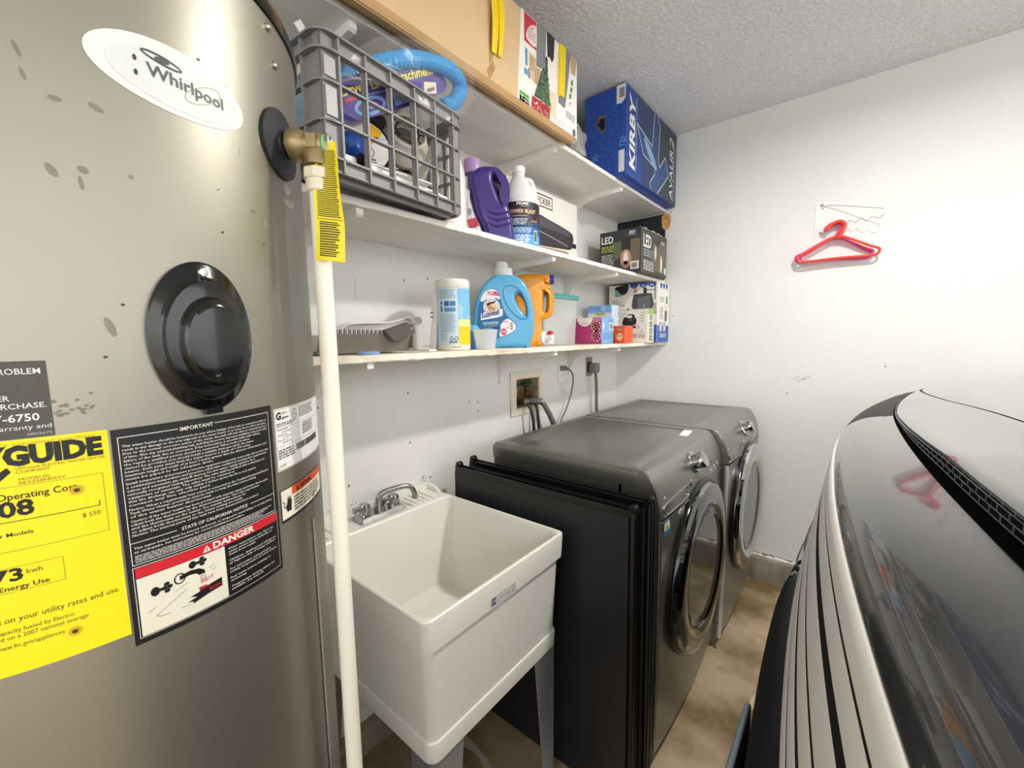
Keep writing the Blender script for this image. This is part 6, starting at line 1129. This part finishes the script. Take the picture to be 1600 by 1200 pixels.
hanger('pink plastic hanger hanging rearmost, nearest the wall', pink, hx - .004, wy(hx) + .018, 1.793, 0.265, 0.03, roll=-0.05)
# ------------------------------------------------------------------ car nose
paint = M('dark_car_paint', '#3f4043', 0.25, 0.45, vary=0.05, vs=300, coat=1.0, ior=1.5)
silv = M('satin_silver_grille', '#f1efea', 0.4, 0.05, vary=0.06, vs=12)
carblk = M('car_black_plastic', '#16181b', 0.5, vary=0.2, vs=40, spec=0.25)
gap = M('car_dark_gap', '#1c1d1f', 0.7, spec=0.1)
car = thing('parked_car', 'front of a glossy dark car with silver grille bars, right of the laundry machines', 'car', (1.9, 1.0, ZF))
Y0, Y1, YM = 0.03, 1.955, 1.0
def x0(y):
    return 1.19 + (0.086 if y < 1.2 else 0.2) * (y - 1.2) ** 2
HP = [(0.0, 1.018), (0.003, 1.030), (0.011, 1.046), (0.026, 1.062), (0.055, 1.080), (0.097, 1.094)]
HQ = [(0.100, 1.126), (0.108, 1.131), (0.20, 1.140), (0.32, 1.152), (0.6, 1.185), (0.95, 1.215), (1.5, 1.25)]
def crown(y):
    e = max(0, (abs(y - YM) - 0.90)) / 0.055
    return 0.045 * min(1, e) ** 2
def hood(prof, ys_of, nm, mat, extra=None):
    bm = B(); rings = []
    pr_ = smooth_path([(d, 0, z) for d, z in prof], 4)
    return bm, pr_
ys = [Y0 + (Y1 - Y0) * i / 70 for i in range(71)]
def ylim(d): return 1.37 - 0.9 * d
def slot(y): return 0.036 if y < 0.75 else max(0.006, 0.036 - 0.026 * (y - 0.75) / 0.5 - 0.004 * max(0, y - 1.25))
pf = smooth_path([(d, 0, z) for d, z in HP], 4)
# front panel and black corner trim share the boundary
bm = B(); loft(bm, [[(x0(y) + p.x, y, p.z - crown(y)) for y in [Y0 + (ylim(p.x) - Y0) * i / 60 for i in range(61)]] for p in pf], closed=False)
obj('front_panel', bm, paint, car, 0.9)
bm = B(); loft(bm, [[(x0(y) + p.x, y, p.z - crown(y)) for y in [ylim(p.x) + 0.004 + (Y1 - ylim(p.x) - 0.004) * i / 24 for i in range(25)]] for p in pf], closed=False)
obj('corner_trim', bm, carblk, car, 0.9)
# slot with mesh
bm = B(); loft(bm, [[(x0(y) + d, y, 1.094 + slot(y) * f - crown(y) - h) for y in ys] for d, f, h in ((0.097, 0, 0), (0.1, 0, .006), (0.125, 0, .008), (0.13, .5, 0), (0.125, 1.0, 0.004), (0.1, 1.0, 0.001))], closed=False); obj('air_slot', bm, gap, car)
bm = B(); my = [0.06 + 1.5 * i / 60 for i in range(61)]
for f in (0.45, 0.66, 0.87): tube(bm, [(x0(y) + 0.101, y, 1.094 + slot(y) * f) for y in my], 0.0008, 4)
yy = 0.07
while yy < 1.5:
    for f0, f1, o in ((0.45, 0.66, 0), (0.66, 0.87, .009), (0.87, 0.99, 0)): tube(bm, [(x0(yy + o) + 0.101, yy + o, 1.094 + slot(yy + o) * f0), (x0(yy + o) + 0.101, yy + o, 1.094 + slot(yy + o) * f1)], 0.0008, 4)
    yy += 0.026
o = obj('slot_mesh', bm, M('mesh_grey', '#5a5f65', 0.4, 0.5), car); o['kind'] = 'stuff'
# upper bonnet
pq = smooth_path([(d, 0, z) for d, z in HQ], 4)
def seam(y): return 0.233 - 0.10 * max(0, (y - 0.95) / 0.73) ** 1.2 + 0.01 * (0.95 - y) * (y < .95)
dd = [p.x for p in pq]
def zq(d, y=0.0):
    d = max(d, HQ[0][0])
    for (a, za), (b, zb) in zip(HQ, HQ[1:]):
        if d <= b: break
    z = za + (zb - za) * min(1, (d - a) / (b - a))
    return z - (0.036 - slot(y)) * max(0, 1 - (d - 0.1) / 0.12)
bm = B(); loft(bm, [[(x0(y) + 0.100 + (seam(y) - 0.0025 - 0.100) * f, y, zq(0.100 + (seam(y) - 0.100) * f, y) - crown(y)) for y in ys] for f in [i / 14 for i in range(15)]], closed=False); obj('bonnet_lip', bm, paint, car, 0.9)
bm = B(); loft(bm, [[(x0(y) + (seam(y) + 0.0025) + (1.5 - seam(y)) * f ** 1.6, y, zq(seam(y) + (1.5 - seam(y)) * f ** 1.6, y) - crown(y)) for y in ys] for f in [i / 26 for i in range(27)]], closed=False); obj('bonnet', bm, paint, car, 0.9)
bm = B(); loft(bm, [[(x0(y) + seam(y) + e, y, zq(seam(y), y) - crown(y) - h) for y in ys] for e, h in ((-.0028, 0.0), (-.0024, .008), (.0024, .008), (.0028, 0.0))], closed=False); obj('bonnet_seam', bm, gap, car)
# silver surround and bars
def goff(z): return -0.008 - 0.16 * max(0, 0.99 - z)
gy = [0.10 + 1.62 * i / 50 for i in range(51)]
bm = B(); loft(bm, [[(x0(y) + d, y, z) for y in gy] for d, z in ((0.003, 1.019), (0.0, 1.0185), (-0.003, 1.016), (-0.007, 1.0), (-0.0095, 0.986), (-0.0098, 0.981), (0.006, 0.978))], closed=False); obj('grille_surround', bm, silv, car, 0.9)
for i, (z0, z1) in enumerate(((0.936, 0.973), (0.858, 0.913), (0.803, 0.847), (0.748, 0.786), (0.708, 0.738))):
    yl = (1.70, 1.62, 1.36, 1.28, 1.22)[i]
    ye = [0.10 + (yl - 0.10) * k / 40 for k in range(41)]
    bm = B(); loft(bm, [[(x0(y) + goff(z) + a, y, z) for a, z in ((0.003, z0 - .001), (.0, z0), (-.0006, z0 + .003), (-.0006, z1 - .003), (.0, z1), (.003, z1 + .001))] for y in ye]); obj('grille_bar', bm, silv, car, 0.8)
bm = B(); loft(bm, [[(x0(y) + goff(z) + 0.0007, y, z) for y in gy] for z in (0.985, 0.85, 0.69)], closed=False); obj('grille_back', bm, gap, car)
# bumper and lower valance
by = [0.03 + 1.925 * i / 50 for i in range(51)]
def bz_(y, z): return z if z < .5 else z - (z - .5) * min(1, max(0, (y - 1.2) / .2)) * 0.95
bm = B(); loft(bm, [[(x0(y) + a, y, bz_(y, z)) for y in by] for a, z in ((0.0, 0.702), (-0.058, 0.700), (-0.080, 0.675), (-0.096, 0.61), (-0.103, 0.52), (-0.108, 0.45), (-0.114, 0.36), (-0.112, 0.28), (-0.08, 0.20), (-0.02, 0.16), (0.1, 0.15))], closed=False); obj('bumper', bm, carblk, car, 0.9)
bm = B(); box(bm, 1.072, 1.084, 0.66, 0.95, 0.38, 0.50, 0.004); pl_ = obj('number_plate_bracket', bm, M('bluish_grey_plastic', '#5f6a74', 0.4), car)
# headlamp on the far corner
hy = [1.20 + 0.52 * i / 16 for i in range(17)]
bm = B(); loft(bm, [[(x0(y) + a + .012 * ((y - 1.5) / .22) ** 2, y, z) for y in hy] for a, z in ((-0.02, 0.43), (-0.062, 0.445), (-0.083, 0.50), (-0.087, 0.58), (-0.078, 0.67), (-0.058, 0.75), (-0.02, 0.77))], closed=False); hl = obj('headlamp', bm, M('headlamp_lens', '#8f9498', 0.06, 0.85, vary=0.5, vs=18), car, 0.9)
for y in (1.36, 1.47, 1.58):
    bm = B(); lathe(bm, [(0.040, 0.0), (0.044, 0.006), (0.038, 0.012), (0.030, 0.004), (0.001, -0.002)], (x0(y) - 0.079, y, 0.59), (-1, 0.25, 0.35), 24); obj('lamp_ring', bm, chr2, hl, 0.7)
bm = B(); loft(bm, [[(x0(y) - 0.060, y, 0.700), (x0(y) - 0.066, y, 0.706), (x0(y) - 0.060, y, 0.716), (x0(y) - 0.04, y, 0.706)] for y in hy]); obj('lamp_trim', bm, chr2, car, 0.8)
# wing on the far side, below the bonnet edge
bm = B(); wx = [0.0, 0.02, 0.05, 0.12, 0.3, 0.6, 1.0, 1.5]
loft(bm, [[(x0(Y1) + d, Y1 - (0.0 if z > .9 else 0.004), min(z, (zq(d) if d > .12 else 1.0 + d) - 0.0455)) for z in (1.3, 1.0, 0.85, 0.6, 0.4)] for d in wx], closed=False); obj('front_wing', bm, paint, car, 0.9)
bm = B(); loft(bm, [[(x0(Y0) + d, Y0 + (0.0 if z > .9 else 0.004), min(z, (zq(d) if d > .12 else 1.0 + d) - 0.0455)) for z in (1.3, 1.0, 0.85, 0.6, 0.4, 0.2)] for d in wx], closed=False); obj('front_wing', bm, paint, car, 0.9)
bm = B(); loft(bm, [[(x0(y) - 0.001 + a, y, z) for y in [Y0 + 0.09 * i / 8 for i in range(9)]] for a, z in ((0.0, 1.0), (-0.012, 0.955), (-0.03, 0.90), (-0.04, 0.66))], closed=False); obj('corner_skin', bm, paint, car, 0.9)
bm = B(); loft(bm, [[(x0(y) - 0.001 + a, y, z) for y in [1.70 + 0.255 * i / 12 for i in range(13)]] for a, z in ((0.0, 0.985), (-0.012, 0.955), (-0.02, 0.90), (-0.02, 0.66))], closed=False); obj('corner_skin', bm, paint, car, 0.9)
for y in (0.22, 1.76):
    bm = B(); lathe(bm, [(0.20, -0.11), (0.37, -0.105), (0.40, -0.08), (0.40, 0.08), (0.37, 0.105), (0.20, 0.11)], (2.05, y, ZF + 0.40), (0, 1, 0), 40); wl_ = obj('wheel', bm, M('tyre_rubber', '#1b1b1c', 0.8, bump=0.3), car, 0.6)
    bm = B(); lathe(bm, [(0.20, -0.10), (0.20, 0.10), (0.05, 0.09), (0.001, 0.09)], (2.05, y, ZF + 0.40), (0, 1, 0), 30); obj('rim', bm, silv, wl_, 0.6)
bm = B(); box(bm, 1.45, 2.7, 0.35, 1.65, 0.30, 0.95); obj('engine_bay', bm, gap, car)
